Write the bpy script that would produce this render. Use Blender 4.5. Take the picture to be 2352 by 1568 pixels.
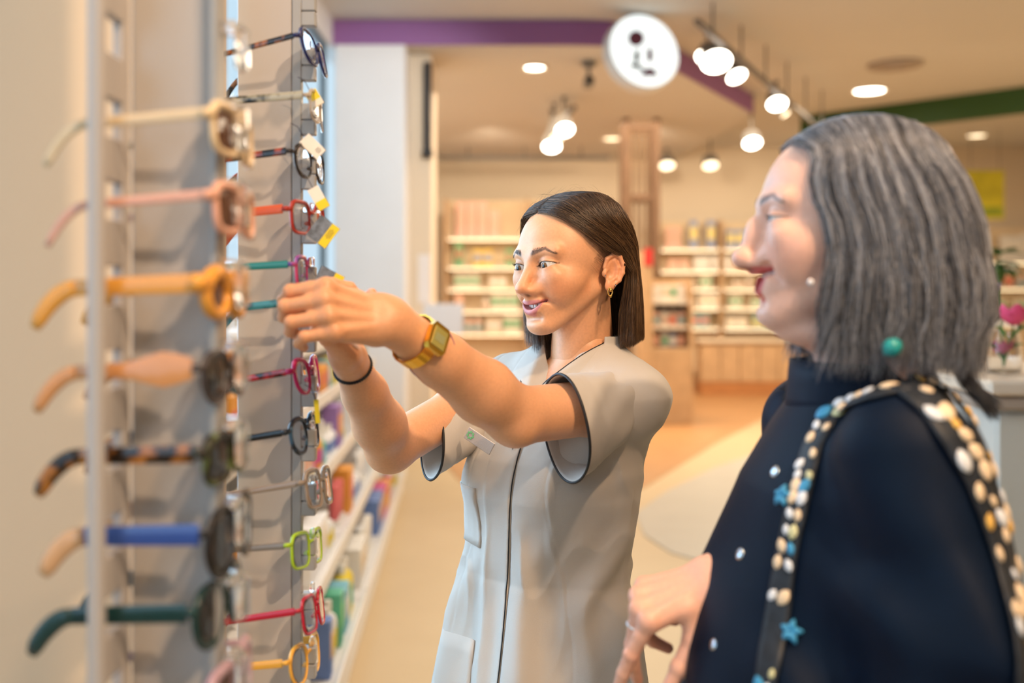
import bpy, bmesh, math, random
import numpy as np
from mathutils import Vector, Matrix

for _o in list(bpy.data.objects):
    bpy.data.objects.remove(_o, do_unlink=True)
SC = bpy.context.scene
COL = SC.collection

# ------------------------------------------------------------------ camera
FPX = 2352 * 35.0 / 36.0          # focal length in pixels of the 2352 x 1568 frame
HY = 690.0                        # row of the horizon
CAMZ = 1.45
_cd = bpy.data.cameras.new('camera')
_cd.lens = 35.0
_cd.sensor_width = 36.0
_cd.shift_y = -(784.0 - HY) / 2352.0
_cd.clip_start = 0.02
_cd.dof.use_dof = True
_cd.dof.focus_distance = 1.56
_cd.dof.aperture_fstop = 2.1
CAM = bpy.data.objects.new('camera', _cd)
CAM.location = (0, 0, CAMZ)
CAM.rotation_euler = (math.pi / 2, 0, 0)
COL.objects.link(CAM)
SC.camera = CAM

# ------------------------------------------------------------------ light
SC.view_settings.view_transform = 'Standard'
SC.view_settings.look = 'None'
SC.view_settings.gamma = 1.0
SC.view_settings.use_curve_mapping = False
SC.view_settings.exposure = 0.0

_w = bpy.data.worlds.new('daylight')
_w.use_nodes = True
_w.node_tree.nodes['Background'].inputs[0].default_value = (0.66, 0.86, 1.0, 1)
_w.node_tree.nodes['Background'].inputs[1].default_value = 1.0
SC.world = _w


def lamp(name, kind, loc, target, power, col, **kw):
    d = bpy.data.lights.new(name, kind)
    d.energy = power
    d.color = col
    for k, v in kw.items():
        setattr(d, k, v)
    o = bpy.data.objects.new(name, d)
    o.location = loc
    dv = Vector(target) - Vector(loc)
    o.rotation_euler = dv.to_track_quat('-Z', 'Y').to_euler()
    COL.objects.link(o)
    return o


WARM = (1.0, 0.80, 0.58)
COOL = (0.48, 0.74, 1.0)
# shop spotlights on the track behind the photographer
lamp('track_spot_light', 'SPOT', (1.15, -0.75, 3.15), (-0.50, 1.05, 1.40), 200, (1.0, 0.72, 0.47), spot_size=1.15, spot_blend=0.6, shadow_soft_size=0.05)
lamp('track_spot_light', 'SPOT', (0.75, 0.1, 3.4), (0.05, 1.5, 1.3), 140, (1.0, 0.64, 0.37), spot_size=0.85, spot_blend=0.7, shadow_soft_size=0.07)
lamp('ceiling_fill_light', 'AREA', (-0.3, 0.3, 3.95), (-0.3, 0.5, 0), 26, (1.0, 0.78, 0.56), shape='RECTANGLE', size=1.6, size_y=1.6)  # unseen warm fill added near the camera, no panel there
# daylight through the shop windows on the left
lamp('shop_window_daylight', 'AREA', (-1.5, -1.2, 1.9), (0.6, 1.4, 1.3), 19, COOL, shape='RECTANGLE', size=1.4, size_y=1.8)
lamp('shop_window_daylight', 'AREA', (-1.60, 1.80, 1.9), (0.35, 1.15, 1.4), 50, COOL, shape='RECTANGLE', size=0.9, size_y=1.7)
lamp('shop_window_daylight', 'AREA', (-1.60, 3.4, 2.1), (0.2, 1.5, 1.2), 36, COOL, shape='RECTANGLE', size=2.4, size_y=1.8)
# added fill lights over the sales floor, none with a fixture
lamp('fill_spot_light', 'SPOT', (0.2, 6.0, 3.95), (-1.35, 9.2, 2.4), 330, (1.0, 0.97, 0.95), spot_size=1.1, spot_blend=0.7, shadow_soft_size=0.15)  # extra spot added to brighten the white pier
lamp('fill_spot_light', 'SPOT', (0.5, 4.4, 3.95), (-0.75, 4.6, 0.8), 190, (1.0, 0.93, 0.85), spot_size=1.1, spot_blend=0.7, shadow_soft_size=0.15)  # extra spot added to brighten the window gondola
lamp('ceiling_fill_light', 'AREA', (1.2, 4.8, 3.9), (1.2, 4.8, 0), 52, WARM, shape='RECTANGLE', size=3.0, size_y=2.5)
lamp('ceiling_fill_light', 'AREA', (1.5, 12.0, 3.7), (1.5, 12.3, 0), 380, WARM, shape='RECTANGLE', size=5.0, size_y=4.0)  # invisible area fill added to brighten the far end
for _x in (-0.3, 2.0, 4.6):
    lamp('back_wall_fill_light', 'SPOT', (_x, 13.4, 3.65), (_x, 17.0, 2.0), 170, WARM, spot_size=1.7, spot_blend=0.9, shadow_soft_size=0.12)  # wash added to lift the back wall, no lamps modelled
lamp('ceiling_fill_light', 'AREA', (5.5, 9.0, 3.9), (5.5, 9.6, 0), 260, WARM, shape='RECTANGLE', size=4.0, size_y=4.0)


# ------------------------------------------------------------------ helpers
def P(x, y, d):
    """point that the photograph shows at pixel x, y when it stands d metres in front of the camera"""
    return Vector(((x - 1176.0) * d / FPX, d, CAMZ - (y - HY) * d / FPX))


def V(*a):
    return Vector(a)


_mats = {}


def mat(name, col=(.8, .8, .8), rough=.5, metal=0.0, spec=.5, emit=None, es=1.0, trans=0.0, ior=1.45, alpha=1.0,
        sss=0.0, sssr=(1, .35, .2), attr=None, noise=None, bump=None, coat=0.0, sheen=0.0, aniso=0.0):
    """one procedural material; noise=(scale, amount), bump=(scale, strength), attr = colour attribute to multiply in"""
    if name in _mats:
        return _mats[name]
    m = bpy.data.materials.new(name)
    m.use_nodes = True
    nt = m.node_tree
    b = nt.nodes['Principled BSDF']
    I = b.inputs
    I['Base Color'].default_value = (*col, 1)
    I['Roughness'].default_value = rough
    I['Metallic'].default_value = metal
    I['Specular IOR Level'].default_value = spec
    I['IOR'].default_value = ior
    I['Transmission Weight'].default_value = trans
    I['Alpha'].default_value = alpha
    I['Coat Weight'].default_value = coat
    I['Sheen Weight'].default_value = sheen
    I['Anisotropic'].default_value = aniso
    if sss:
        I['Subsurface Weight'].default_value = sss
        I['Subsurface Radius'].default_value = sssr
        I['Subsurface Scale'].default_value = 0.006
    if emit:
        I['Emission Color'].default_value = (*emit, 1)
        I['Emission Strength'].default_value = es
    src = None
    if attr:
        a = nt.nodes.new('ShaderNodeAttribute')
        a.attribute_name = attr
        src = a.outputs['Color']
    if noise:
        tc = nt.nodes.new('ShaderNodeTexCoord')
        n = nt.nodes.new('ShaderNodeTexNoise')
        n.inputs['Scale'].default_value = noise[0]
        n.inputs['Detail'].default_value = 4
        nt.links.new(tc.outputs['Object'], n.inputs['Vector'])
        mr = nt.nodes.new('ShaderNodeMapRange')
        mr.inputs[1].default_value = .3
        mr.inputs[2].default_value = .7
        mr.inputs[3].default_value = 1 - noise[1]
        mr.inputs[4].default_value = 1 + noise[1]
        nt.links.new(n.outputs[0], mr.inputs[0])
        mx = nt.nodes.new('ShaderNodeMix')
        mx.data_type = 'RGBA'
        mx.blend_type = 'MULTIPLY'
        mx.inputs[0].default_value = 1
        if src is None:
            mx.inputs[6].default_value = (*col, 1)
        else:
            nt.links.new(src, mx.inputs[6])
        nt.links.new(mr.outputs[0], mx.inputs[7])
        src = mx.outputs[2]
    if src is not None:
        nt.links.new(src, I['Base Color'])
    if bump:
        tc = nt.nodes.new('ShaderNodeTexCoord')
        n = nt.nodes.new('ShaderNodeTexNoise')
        n.inputs['Scale'].default_value = bump[0]
        n.inputs['Detail'].default_value = 3
        nt.links.new(tc.outputs['Object'], n.inputs['Vector'])
        bp = nt.nodes.new('ShaderNodeBump')
        bp.inputs['Strength'].default_value = bump[1]
        bp.inputs['Distance'].default_value = 0.002
        nt.links.new(n.outputs[0], bp.inputs['Height'])
        nt.links.new(bp.outputs[0], I['Normal'])
    _mats[name] = m
    return m


def tag(o, label=None, cat=None, group=None, kind=None):
    if label:
        o['label'] = label
    if cat:
        o['category'] = cat
    if group:
        o['group'] = group
    if kind:
        o['kind'] = kind
    return o


def empty(name, loc=(0, 0, 0), rot=None, parent=None):
    o = bpy.data.objects.new(name, None)
    o.empty_display_size = 0.05
    o.location = loc
    if rot is not None:
        o.rotation_euler = rot
    COL.objects.link(o)
    if parent:
        o.parent = parent
    return o


def wmat(o):
    """matrix of an object in the world, from its own transform and its parents"""
    m = o.matrix_basis.copy()
    if o.parent:
        return wmat(o.parent) @ o.matrix_parent_inverse @ m
    return m


def obj(name, me, m=None, parent=None, keep_world=True):
    o = bpy.data.objects.new(name, me)
    if m is not None:
        for mm in (m if isinstance(m, (list, tuple)) else [m]):
            me.materials.append(mm)
    COL.objects.link(o)
    if parent is not None:
        o.parent = parent
        if keep_world:
            o.matrix_parent_inverse = wmat(parent).inverted()
    return o


def np_mesh(name, verts, faces, smooth=True, cols=None):
    """mesh from arrays: faces is one (n,3)/(n,4) array or a list of tuples"""
    me = bpy.data.meshes.new(name)
    verts = np.asarray(verts, dtype=np.float32)
    if isinstance(faces, np.ndarray):
        n, k = faces.shape
        me.vertices.add(len(verts))
        me.vertices.foreach_set('co', verts.ravel())
        me.loops.add(n * k)
        me.loops.foreach_set('vertex_index', faces.astype(np.int32).ravel())
        me.polygons.add(n)
        me.polygons.foreach_set('loop_start', np.arange(0, n * k, k, dtype=np.int32))
        me.polygons.foreach_set('loop_total', np.full(n, k, dtype=np.int32))
        me.update(calc_edges=True)
    else:
        me.from_pydata([tuple(map(float, v)) for v in verts], [], faces)
        me.update()
    if smooth and len(me.polygons):
        me.polygons.foreach_set('use_smooth', np.ones(len(me.polygons), dtype=bool))
    if cols is not None:
        a = me.color_attributes.new('tone', 'FLOAT_COLOR', 'POINT')
        c = np.ones((len(verts), 4), dtype=np.float32)
        c[:, :3] = cols
        a.data.foreach_set('color', c.ravel())
    return me


class MB:
    """collects simple solids; build() makes one mesh object of them"""

    def __init__(self):
        self.v = []
        self.f = []

    def add(self, vs, fs):
        n = len(self.v)
        self.v += [tuple(v) for v in vs]
        self.f += [tuple(i + n for i in f) for f in fs]
        return self

    def box(self, c, s, M=None, bev=0.0):
        hx, hy, hz = s[0] / 2, s[1] / 2, s[2] / 2
        if bev <= 0:
            vs = [Vector((x, y, z)) for x in (-hx, hx) for y in (-hy, hy) for z in (-hz, hz)]
            fs = [(0, 1, 3, 2), (4, 6, 7, 5), (0, 4, 5, 1), (2, 3, 7, 6), (0, 2, 6, 4), (1, 5, 7, 3)]
        else:
            b = min(bev, hx * .9, hy * .9, hz * .9)
            vs, fs, idx = [], [], {}
            for x in (-1, 1):
                for y in (-1, 1):
                    for z in (-1, 1):
                        for ax in range(3):
                            h = [hx - b, hy - b, hz - b]
                            h[ax] = (hx, hy, hz)[ax]
                            idx[(x, y, z, ax)] = len(vs)
                            vs.append(Vector((x * h[0], y * h[1], z * h[2])))
            for ax in range(3):
                o1, o2 = [(1, 2), (2, 0), (0, 1)][ax]
                for s_ in (-1, 1):
                    q = []
                    for a, b2 in ((-1, -1), (1, -1), (1, 1), (-1, 1)):
                        k = [0, 0, 0]
                        k[ax], k[o1], k[o2] = s_, a, b2
                        q.append(idx[(*k, ax)])
                    fs.append(tuple(q if s_ > 0 else q[::-1]))
            for ax in range(3):
                o1, o2 = [(1, 2), (2, 0), (0, 1)][ax]
                for a in (-1, 1):
                    for b2 in (-1, 1):
                        k0, k1 = [0, 0, 0], [0, 0, 0]
                        k0[ax], k0[o1], k0[o2] = -1, a, b2
                        k1[ax], k1[o1], k1[o2] = 1, a, b2
                        q = (idx[(*k0, o1)], idx[(*k1, o1)], idx[(*k1, o2)], idx[(*k0, o2)])
                        fs.append(q if a * b2 < 0 else q[::-1])
            for x in (-1, 1):
                for y in (-1, 1):
                    for z in (-1, 1):
                        q = tuple(idx[(x, y, z, a)] for a in range(3))
                        fs.append(q if x * y * z > 0 else q[::-1])
        c = Vector(c)
        vs = [(M @ v if M is not None else v) + c for v in vs]
        return self.add(vs, fs)

    def tube(self, pts, r, n=8, caps=True, flat=None):
        """round tube along pts; r one radius or one each"""
        pts = [Vector(p) for p in pts]
        rs = list(r) if hasattr(r, '__len__') else [r] * len(pts)
        vs, fs = [], []
        up = None
        for i, p in enumerate(pts):
            t = (pts[min(i + 1, len(pts) - 1)] - pts[max(i - 1, 0)])
            t = t.normalized() if t.length > 1e-9 else Vector((0, 0, 1))
            if up is None:
                a = Vector((0, 0, 1)) if abs(t.z) < .9 else Vector((1, 0, 0))
                up = (a - t * a.dot(t)).normalized()
            else:
                up = (up - t * up.dot(t)).normalized()
            s = t.cross(up)
            for k in range(n):
                an = 2 * math.pi * k / n
                e = (flat[0] if flat else 1, flat[1] if flat else 1)
                vs.append(p + (up * math.cos(an) * e[0] + s * math.sin(an) * e[1]) * rs[i])
        for i in range(len(pts) - 1):
            for k in range(n):
                a, b = i * n + k, i * n + (k + 1) % n
                fs.append((a, b, b + n, a + n))
        if caps:
            fs.append(tuple(range(n))[::-1])
            fs.append(tuple((len(pts) - 1) * n + k for k in range(n)))
        return self.add(vs, fs)

    def loop_tube(self, pts, r, n=6):
        pts = [Vector(p) for p in pts]
        m = len(pts)
        vs, fs = [], []
        cen = sum(pts, Vector()) / m
        for i, p in enumerate(pts):
            t = (pts[(i + 1) % m] - pts[i - 1]).normalized()
            o = p - cen
            o = (o - t * o.dot(t)).normalized()
            s = t.cross(o)
            for k in range(n):
                an = 2 * math.pi * k / n
                rr = r if not hasattr(r, '__len__') else r[i]
                vs.append(p + (o * math.cos(an) + s * math.sin(an)) * rr)
        for i in range(m):
            for k in range(n):
                a, b = i * n + k, i * n + (k + 1) % n
                c, d = ((i + 1) % m) * n + (k + 1) % n, ((i + 1) % m) * n + k
                fs.append((a, b, c, d))
        return self.add(vs, fs)

    def lathe(self, prof, c=(0, 0, 0), n=20, M=None):
        """profile (r, z) turned about z"""
        c = Vector(c)
        vs, fs = [], []
        for r, z in prof:
            for k in range(n):
                an = 2 * math.pi * k / n
                v = Vector((r * math.cos(an), r * math.sin(an), z))
                vs.append((M @ v if M is not None else v) + c)
        for i in range(len(prof) - 1):
            for k in range(n):
                a, b = i * n + k, i * n + (k + 1) % n
                fs.append((a, b, b + n, a + n))
        fs.append(tuple(range(n))[::-1])
        fs.append(tuple((len(prof) - 1) * n + k for k in range(n)))
        return self.add(vs, fs)

    def poly(self, pts, thick, nrm):
        """flat outline extruded by thick against nrm"""
        n = len(pts)
        pts = [Vector(p) for p in pts]
        o = Vector(nrm).normalized() * thick
        vs = pts + [p - o for p in pts]
        fs = [tuple(range(n)), tuple(range(2 * n - 1, n - 1, -1))]
        fs += [(i, i + n, (i + 1) % n + n, (i + 1) % n) for i in range(n)]
        return self.add(vs, fs)

    def build(self, name, m=None, parent=None, smooth=False, auto=None):
        me = bpy.data.meshes.new(name)
        me.from_pydata([tuple(v) for v in self.v], [], self.f)
        me.update()
        bm = bmesh.new()
        bm.from_mesh(me)
        bmesh.ops.recalc_face_normals(bm, faces=bm.faces)
        bm.to_mesh(me)
        bm.free()
        if smooth:
            me.polygons.foreach_set('use_smooth', np.ones(len(me.polygons), dtype=bool))
        if auto:
            me.polygons.foreach_set('use_smooth', np.ones(len(me.polygons), dtype=bool))
            me.set_sharp_from_angle(angle=auto)
        return obj(name, me, m, parent)


# ------------------------------------------------------------------ sculpting: distance fields turned into meshes
class Field:
    def __init__(self, xs, ys, zs):
        self.ax = [np.asarray(a, dtype=np.float32) for a in (xs, ys, zs)]
        self.F = np.full([len(a) for a in self.ax], 0.5, dtype=np.float32)

    def sl(self, lo, hi):
        s = []
        for i in range(3):
            a = int(np.searchsorted(self.ax[i], lo[i]))
            b = int(np.searchsorted(self.ax[i], hi[i]))
            s.append(slice(a, b))
        if any(q.stop <= q.start for q in s):
            return None, None
        g = (self.ax[0][s[0]][:, None, None], self.ax[1][s[1]][None, :, None], self.ax[2][s[2]][None, None, :])
        return tuple(s), g

    def comb(self, s, d, k, op):
        a = self.F[s]
        if op == 'u':
            h = np.clip(.5 + .5 * (a - d) / k, 0, 1)
            self.F[s] = a + (d - a) * h - k * h * (1 - h)
        elif op == 's':
            h = np.clip(.5 - .5 * (a + d) / k, 0, 1)
            self.F[s] = a + (-d - a) * h + k * h * (1 - h)

    def ell(self, c, r, k=.01, op='u', R=None):
        r = [r] * 3 if not hasattr(r, '__len__') else r
        m = max(r) + k * 1.2 + .004
        s, g = self.sl([c[i] - m for i in range(3)], [c[i] + m for i in range(3)])
        if s is None:
            return self
        x, y, z = (g[i] - np.float32(c[i]) for i in range(3))
        if R is not None:      # rows of R: local axes
            x, y, z = (R[i][0] * x + R[i][1] * y + R[i][2] * z for i in range(3))
        k0 = np.sqrt((x / r[0]) ** 2 + (y / r[1]) ** 2 + (z / r[2]) ** 2)
        k1 = np.sqrt((x / r[0] ** 2) ** 2 + (y / r[1] ** 2) ** 2 + (z / r[2] ** 2) ** 2) + 1e-9
        self.comb(s, (k0 * (k0 - 1) / k1).astype(np.float32), k, op)
        return self

    def cap(self, a, b, ra, rb=None, k=.01, op='u'):
        rb = ra if rb is None else rb
        m = max(ra, rb) + k * 1.2 + .004
        s, g = self.sl([min(a[i], b[i]) - m for i in range(3)], [max(a[i], b[i]) + m for i in range(3)])
        if s is None:
            return self
        d = [b[i] - a[i] for i in range(3)]
        L2 = sum(q * q for q in d) + 1e-12
        p = [g[i] - np.float32(a[i]) for i in range(3)]
        t = np.clip((p[0] * d[0] + p[1] * d[1] + p[2] * d[2]) / L2, 0, 1)
        q = np.sqrt((p[0] - t * d[0]) ** 2 + (p[1] - t * d[1]) ** 2 + (p[2] - t * d[2]) ** 2)
        self.comb(s, (q - (ra + (rb - ra) * t)).astype(np.float32), k, op)
        return self

    def chain(self, pts, rs, k=.004, op='u'):
        for i in range(len(pts) - 1):
            self.cap(pts[i], pts[i + 1], rs[i], rs[i + 1], k, op)
        return self

    def grid(self):
        return (self.ax[0][:, None, None], self.ax[1][None, :, None], self.ax[2][None, None, :])

    def mesh(self):
        F = self.F
        nx, ny, nz = F.shape
        S = F < 0
        c = [S[i:nx - 1 + i, j:ny - 1 + j, l:nz - 1 + l] for i in (0, 1) for j in (0, 1) for l in (0, 1)]
        cnt = np.zeros((nx - 1, ny - 1, nz - 1), dtype=np.uint8)
        for q in c:
            cnt += q
        I, J, K = np.nonzero((cnt > 0) & (cnt < 8))
        n = len(I)
        idx = np.full((nx - 1, ny - 1, nz - 1), -1, dtype=np.int32)
        idx[I, J, K] = np.arange(n, dtype=np.int32)
        acc = np.zeros((n, 3), dtype=np.float32)
        num = np.zeros(n, dtype=np.float32)
        X, Y, Z = self.ax
        for ax in range(3):
            for u in (0, 1):
                for w in (0, 1):
                    o0, o1 = [0, 0, 0], [0, 0, 0]
                    oth = [q for q in range(3) if q != ax]
                    o0[oth[0]] = o1[oth[0]] = u
                    o0[oth[1]] = o1[oth[1]] = w
                    o1[ax] = 1
                    f0 = F[I + o0[0], J + o0[1], K + o0[2]]
                    f1 = F[I + o1[0], J + o1[1], K + o1[2]]
                    msk = (f0 < 0) != (f1 < 0)
                    t = np.where(msk, f0 / np.where(msk, f0 - f1, 1), 0)
                    p0 = np.stack([X[I + o0[0]], Y[J + o0[1]], Z[K + o0[2]]], 1)
                    p1 = np.stack([X[I + o1[0]], Y[J + o1[1]], Z[K + o1[2]]], 1)
                    acc += np.where(msk[:, None], p0 + (p1 - p0) * t[:, None], 0)
                    num += msk
        V_ = acc / num[:, None]
        quads = []
        for ax in range(3):
            sl0 = [slice(1, -1)] * 3
            sl1 = [slice(1, -1)] * 3
            sl0[ax] = slice(0, -1)
            sl1[ax] = slice(1, None)
            a, b = S[tuple(sl0)], S[tuple(sl1)]
            i, j, k_ = np.nonzero(a != b)
            fl = a[i, j, k_]
            off = [1, 1, 1]
            off[ax] = 0
            e = [i + off[0], j + off[1], k_ + off[2]]
            o1, o2 = [(1, 2), (2, 0), (0, 1)][ax]
            q = []
            for du, dv in ((-1, -1), (0, -1), (0, 0), (-1, 0)):
                z = [e[0].copy(), e[1].copy(), e[2].copy()]
                z[o1] = z[o1] + du
                z[o2] = z[o2] + dv
                q.append(idx[z[0], z[1], z[2]])
            q = np.stack(q, 1)
            q[~fl] = q[~fl][:, ::-1]
            quads.append(q)
        Q = np.concatenate(quads)
        Q = Q[(Q >= 0).all(1)]
        return V_, Q


def axis(*segs):
    """segs: (start, stop, step), ... joined into one axis"""
    out = []
    for a, b, s in segs:
        out.append(np.arange(a, b, s))
    return np.concatenate(out)


def smoothstep(a, b, x):
    t = np.clip((x - a) / (b - a), 0, 1)
    return t * t * (3 - 2 * t)


def merge(parts):
    """join (verts, quads[, cols]) lists"""
    vs, fs, cs, n = [], [], [], 0
    for p in parts:
        vs.append(p[0])
        fs.append(p[1] + n)
        cs.append(p[2])
        n += len(p[0])
    return np.concatenate(vs), np.concatenate(fs), np.concatenate(cs)


def frame(yaw, pitch=0.0, roll=0.0):
    """columns: left, forward, up of a figure; yaw 0 looks at the camera, 90 to the photo's left"""
    a = math.radians(yaw)
    F = Vector((-math.sin(a), -math.cos(a), 0))
    L = Vector((math.cos(a), -math.sin(a), 0))
    U = Vector((0, 0, 1))
    M = Matrix((L, F, U)).transposed()
    R = Matrix.Rotation(math.radians(roll), 3, 'Y') @ Matrix.Rotation(math.radians(pitch), 3, 'X')
    return np.array(M @ R)
# ------------------------------------------------------------------ heads
def head_field(old=False, lean=0.0):
    """head in its own frame: x to its left, y forward, z up, origin between the ears at eye height"""
    f = Field(axis((-.088, -.056, .002), (-.056, .056, .0011), (.056, .090, .0014)),
              axis((-.112, -.03, .0025), (-.03, .062, .0016), (.062, .136, .0010)),
              axis((-.165, -.118, .002), (-.118, .04, .0011), (.04, .116, .0022)))
    S = (-1, 1)
    f.ell((0, -.012, .030), (.0715, .090, .077), .01)
    f.ell((0, .030, .012), (.0635, .0615, .076), .022)            # forehead, temples
    f.ell((0, .036, -.044), ((.0515 if old else .0485), .055, (.052 if old else .049)), .024)             # mid face
    for s in S:
        f.ell((s * .040, .052, -.030), (.0225, .026, .024), .018)  # cheekbone
        f.cap((s * .0465, .003, -.052 if old else -.045), (s * .0155, .074, -.098), .015 if old else .0135, .0115, .02)   # jaw line
        f.ell((s * .033, .064, -.050), (.015, .017, .016), .018)   # smiling cheek
    f.ell((0, .080, -.100), (.017, .0135, .0135), .016)            # chin
    f.ell((0, .060, -.088), ((.034 if old else .027), .024, .021), .018)
    f.ell((0, .074, -.066), (.029, .024, .026), .014)              # mouth mound
    # neck
    f.cap((0, -.016, -.04), (lean, -.034, -.175), .0455, .0470, .018)
    f.cap((0, -.002, -.075), (lean, -.004, -.19), .031, .036, .016)
    for s in S:
        f.cap((s * .044, -.016, -.05), (s * .015 + lean, .014, -.175), .009, .009, .016)
    # brow and sockets
    for s in S:
        f.cap((s * .012, .0865, .0165), (s * .044, .074, .0205), .0085, .007, .014)
        f.ell((s * .031, .101, .001), (.0195, .0185, .0135), .012, 's')
        f.ell((s * .0305, .0768, .0), .0148, .005)                 # lids over the ball
        f.ell((s * .033, .0765, -.0165), (.018, .0120, .0110), .012)
        f.ell((s * .031, .0680, -.028), (.018, .0175, .017), .018)
    # nose
    nd = 0.0 if old else .0045
    f.cap((0, .0850, .010), (0, .1075, -.034 + nd), .0068, .0084, .011)
    f.ell((0, .1110, -.0405 + nd if not old else -.040), (.0096, .0092, .0086), .009)
    for s in S:
        f.ell((s * .0105, .0980, -.0450 + nd), (.0066, .0092, .0062), .009)
        f.ell((s * .0062, .1040, -.0525 + nd), (.0034, .0052, .0036), .003, 's')
    for s in S:
        f.ell((s * .0160, .0880, -.037), (.008, .008, .009), .012)
    f.cap((0, .100, -.047 + nd), (0, .094, -.058), .0062, .0065, .008)
    if old:
        f.ell((0, .1005, -.012), (.0072, .0075, .014), .012)
        f.ell((0, .1125, -.041), (.0094, .0082, .0082), .009)
        f.ell((0, .030, -.118), (.036, .040, .018), .02)           # soft under the chin
    # mouth
    w = .0245 if not old else .027
    up0, lo0 = (-.0632, -.0718) if not old else (-.0570, -.0775)
    rise = .0062 if not old else .0085
    zu = lambda x: up0 + rise * (x / w) ** 2 * .9
    zl = lambda x: lo0 + (up0 - lo0 + rise * .9) * (x / w) ** 2
    yl = lambda x: (.0960 if not old else .0930) - 11.5 * x * x
    lr = 1.0 if not old else .72
    xs = np.linspace(-w, w, 9)
    for i in range(8):
        a, b = xs[i], xs[i + 1]
        e = lambda x: 1 - .75 * (abs(x) / w) ** 2
        f.cap((a, yl(a) - .0035, zu(a) + .0040 * e(a)), (b, yl(b) - .0035, zu(b) + .0040 * e(b)), .0042 * lr * e(a) + .0006, .0042 * lr * e(b) + .0006, .0045)
    for i in range(8):
        a, b = xs[i], xs[i + 1]
        e = lambda x: 1 - .75 * (abs(x) / w) ** 2
        f.cap((a, yl(a) - .0040, zl(a) - .0052 * e(a)), (b, yl(b) - .0040, zl(b) - .0052 * e(b)), .0050 * lr * e(a) + .0006, .0050 * lr * e(b) + .0006, .0045)
    f.cap((-.012, .0915, -.0865), (.012, .0915, -.0865), .0025, .0025, .012, 's')
    s_, g = f.sl((-w, .074, -.085), (w, .13, -.045))
    x, y, z = g
    d = np.maximum(z - (up0 + rise * (x / w) ** 2 * .9), (lo0 + (up0 - lo0 + rise * .9) * (x / w) ** 2) - z)
    d = np.maximum(d, .076 - y) + 0 * y
    f.comb(s_, (d + .0002).astype(np.float32), .0012, 's')
    for s in S:
        f.ell((s * (w + .001), .086, up0 + rise), (.0030, .004, .0025), .006, 's')
        f.cap((s * .0225, .0905, -.050), (s * .0355, .0800, -.064), .0012, .0012, .009, 's')   # smile fold
    if old:
        for s in S:
            f.cap((s * .0235, .090, -.050), (s * .041, .077, -.070), .0014, .0014, .008, 's')
            pass
    # eye openings: an almond cut through the lid shell
    for s in S:
        s_, g = f.sl((s * .0305 - .020, .07, -.013), (s * .0305 + .020, .105, .015))
        x, y, z = g
        u = (x - s * .0305) * s / .0158
        e = np.clip(1 - u * u, 0, 1)
        op_ = (.0055, .0047) if not old else (.0026, .0028)
        top = .0004 + op_[0] * e ** .75 - .0012 * (-u)
        bot = .0004 - op_[1] * e ** .9 - .0012 * (-u)
        d = np.maximum(np.maximum(z - top, bot - z), np.abs(u * .0158) - .0158)
        d = np.maximum(d, .076 - y)
        f.comb(s_, d.astype(np.float32), .0008, 's')
    # ears
    for s in S:
        c = np.array((s * .0745, -.010, -.019))
        # ear disc, tilted back and standing off the head
        ax_o = np.array((s * .95, .26, .05)); ax_o /= np.linalg.norm(ax_o)
        ax_u = np.array((0.05 * s, -.20, .98)); ax_u -= ax_o * ax_u.dot(ax_o); ax_u /= np.linalg.norm(ax_u)
        ax_f = np.cross(ax_u, ax_o)
        if ax_f[1] < 0:
            ax_f = -ax_f
        w2 = lambda a, b, o_: c + ax_f * a + ax_u * b + ax_o * o_
        R = [ax_f, ax_u, ax_o]
        f.ell(w2(-.004, .002, .001), (.0150, .026, .0050), .004, 'u', R)
        f.ell(w2(-.0015, .000, .0085), (.0100, .0190, .0070), .003, 's', R)
        rim = [w2(.012, .006, .001), w2(.010, .020, .003), w2(.0, .0285, .005), w2(-.011, .026, .006), w2(-.0175, .014, .007),
               w2(-.018, .0, .0065), w2(-.014, -.013, .005), w2(-.006, -.022, .003)]
        f.chain(rim, [.0032, .0034, .0034, .0034, .0034, .0033, .0031, .003], .0025)
        f.chain([w2(-.004, .020, .003), w2(-.0105, .008, .003), w2(-.009, -.009, .003), w2(-.002, -.014, .0025)], [.0024, .0028, .0028, .002], .003)
        f.ell(w2(.0005, -.024, .002), (.0085, .0095, .0042), .005, 'u', R)
        f.ell(w2(.0115, -.004, .002), (.0042, .0060, .004), .004, 'u', R)
        f.ell(w2(.003, -.006, .006), (.0055, .0075, .006), .003, 's', R)
    return f, dict(zu=zu, zl=zl, yl=yl, w=w, up0=up0, lo0=lo0, rise=rise)


SKIN_Y = np.array((.72, .365, .195))
SKIN_O = np.array((.82, .49, .38))


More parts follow.
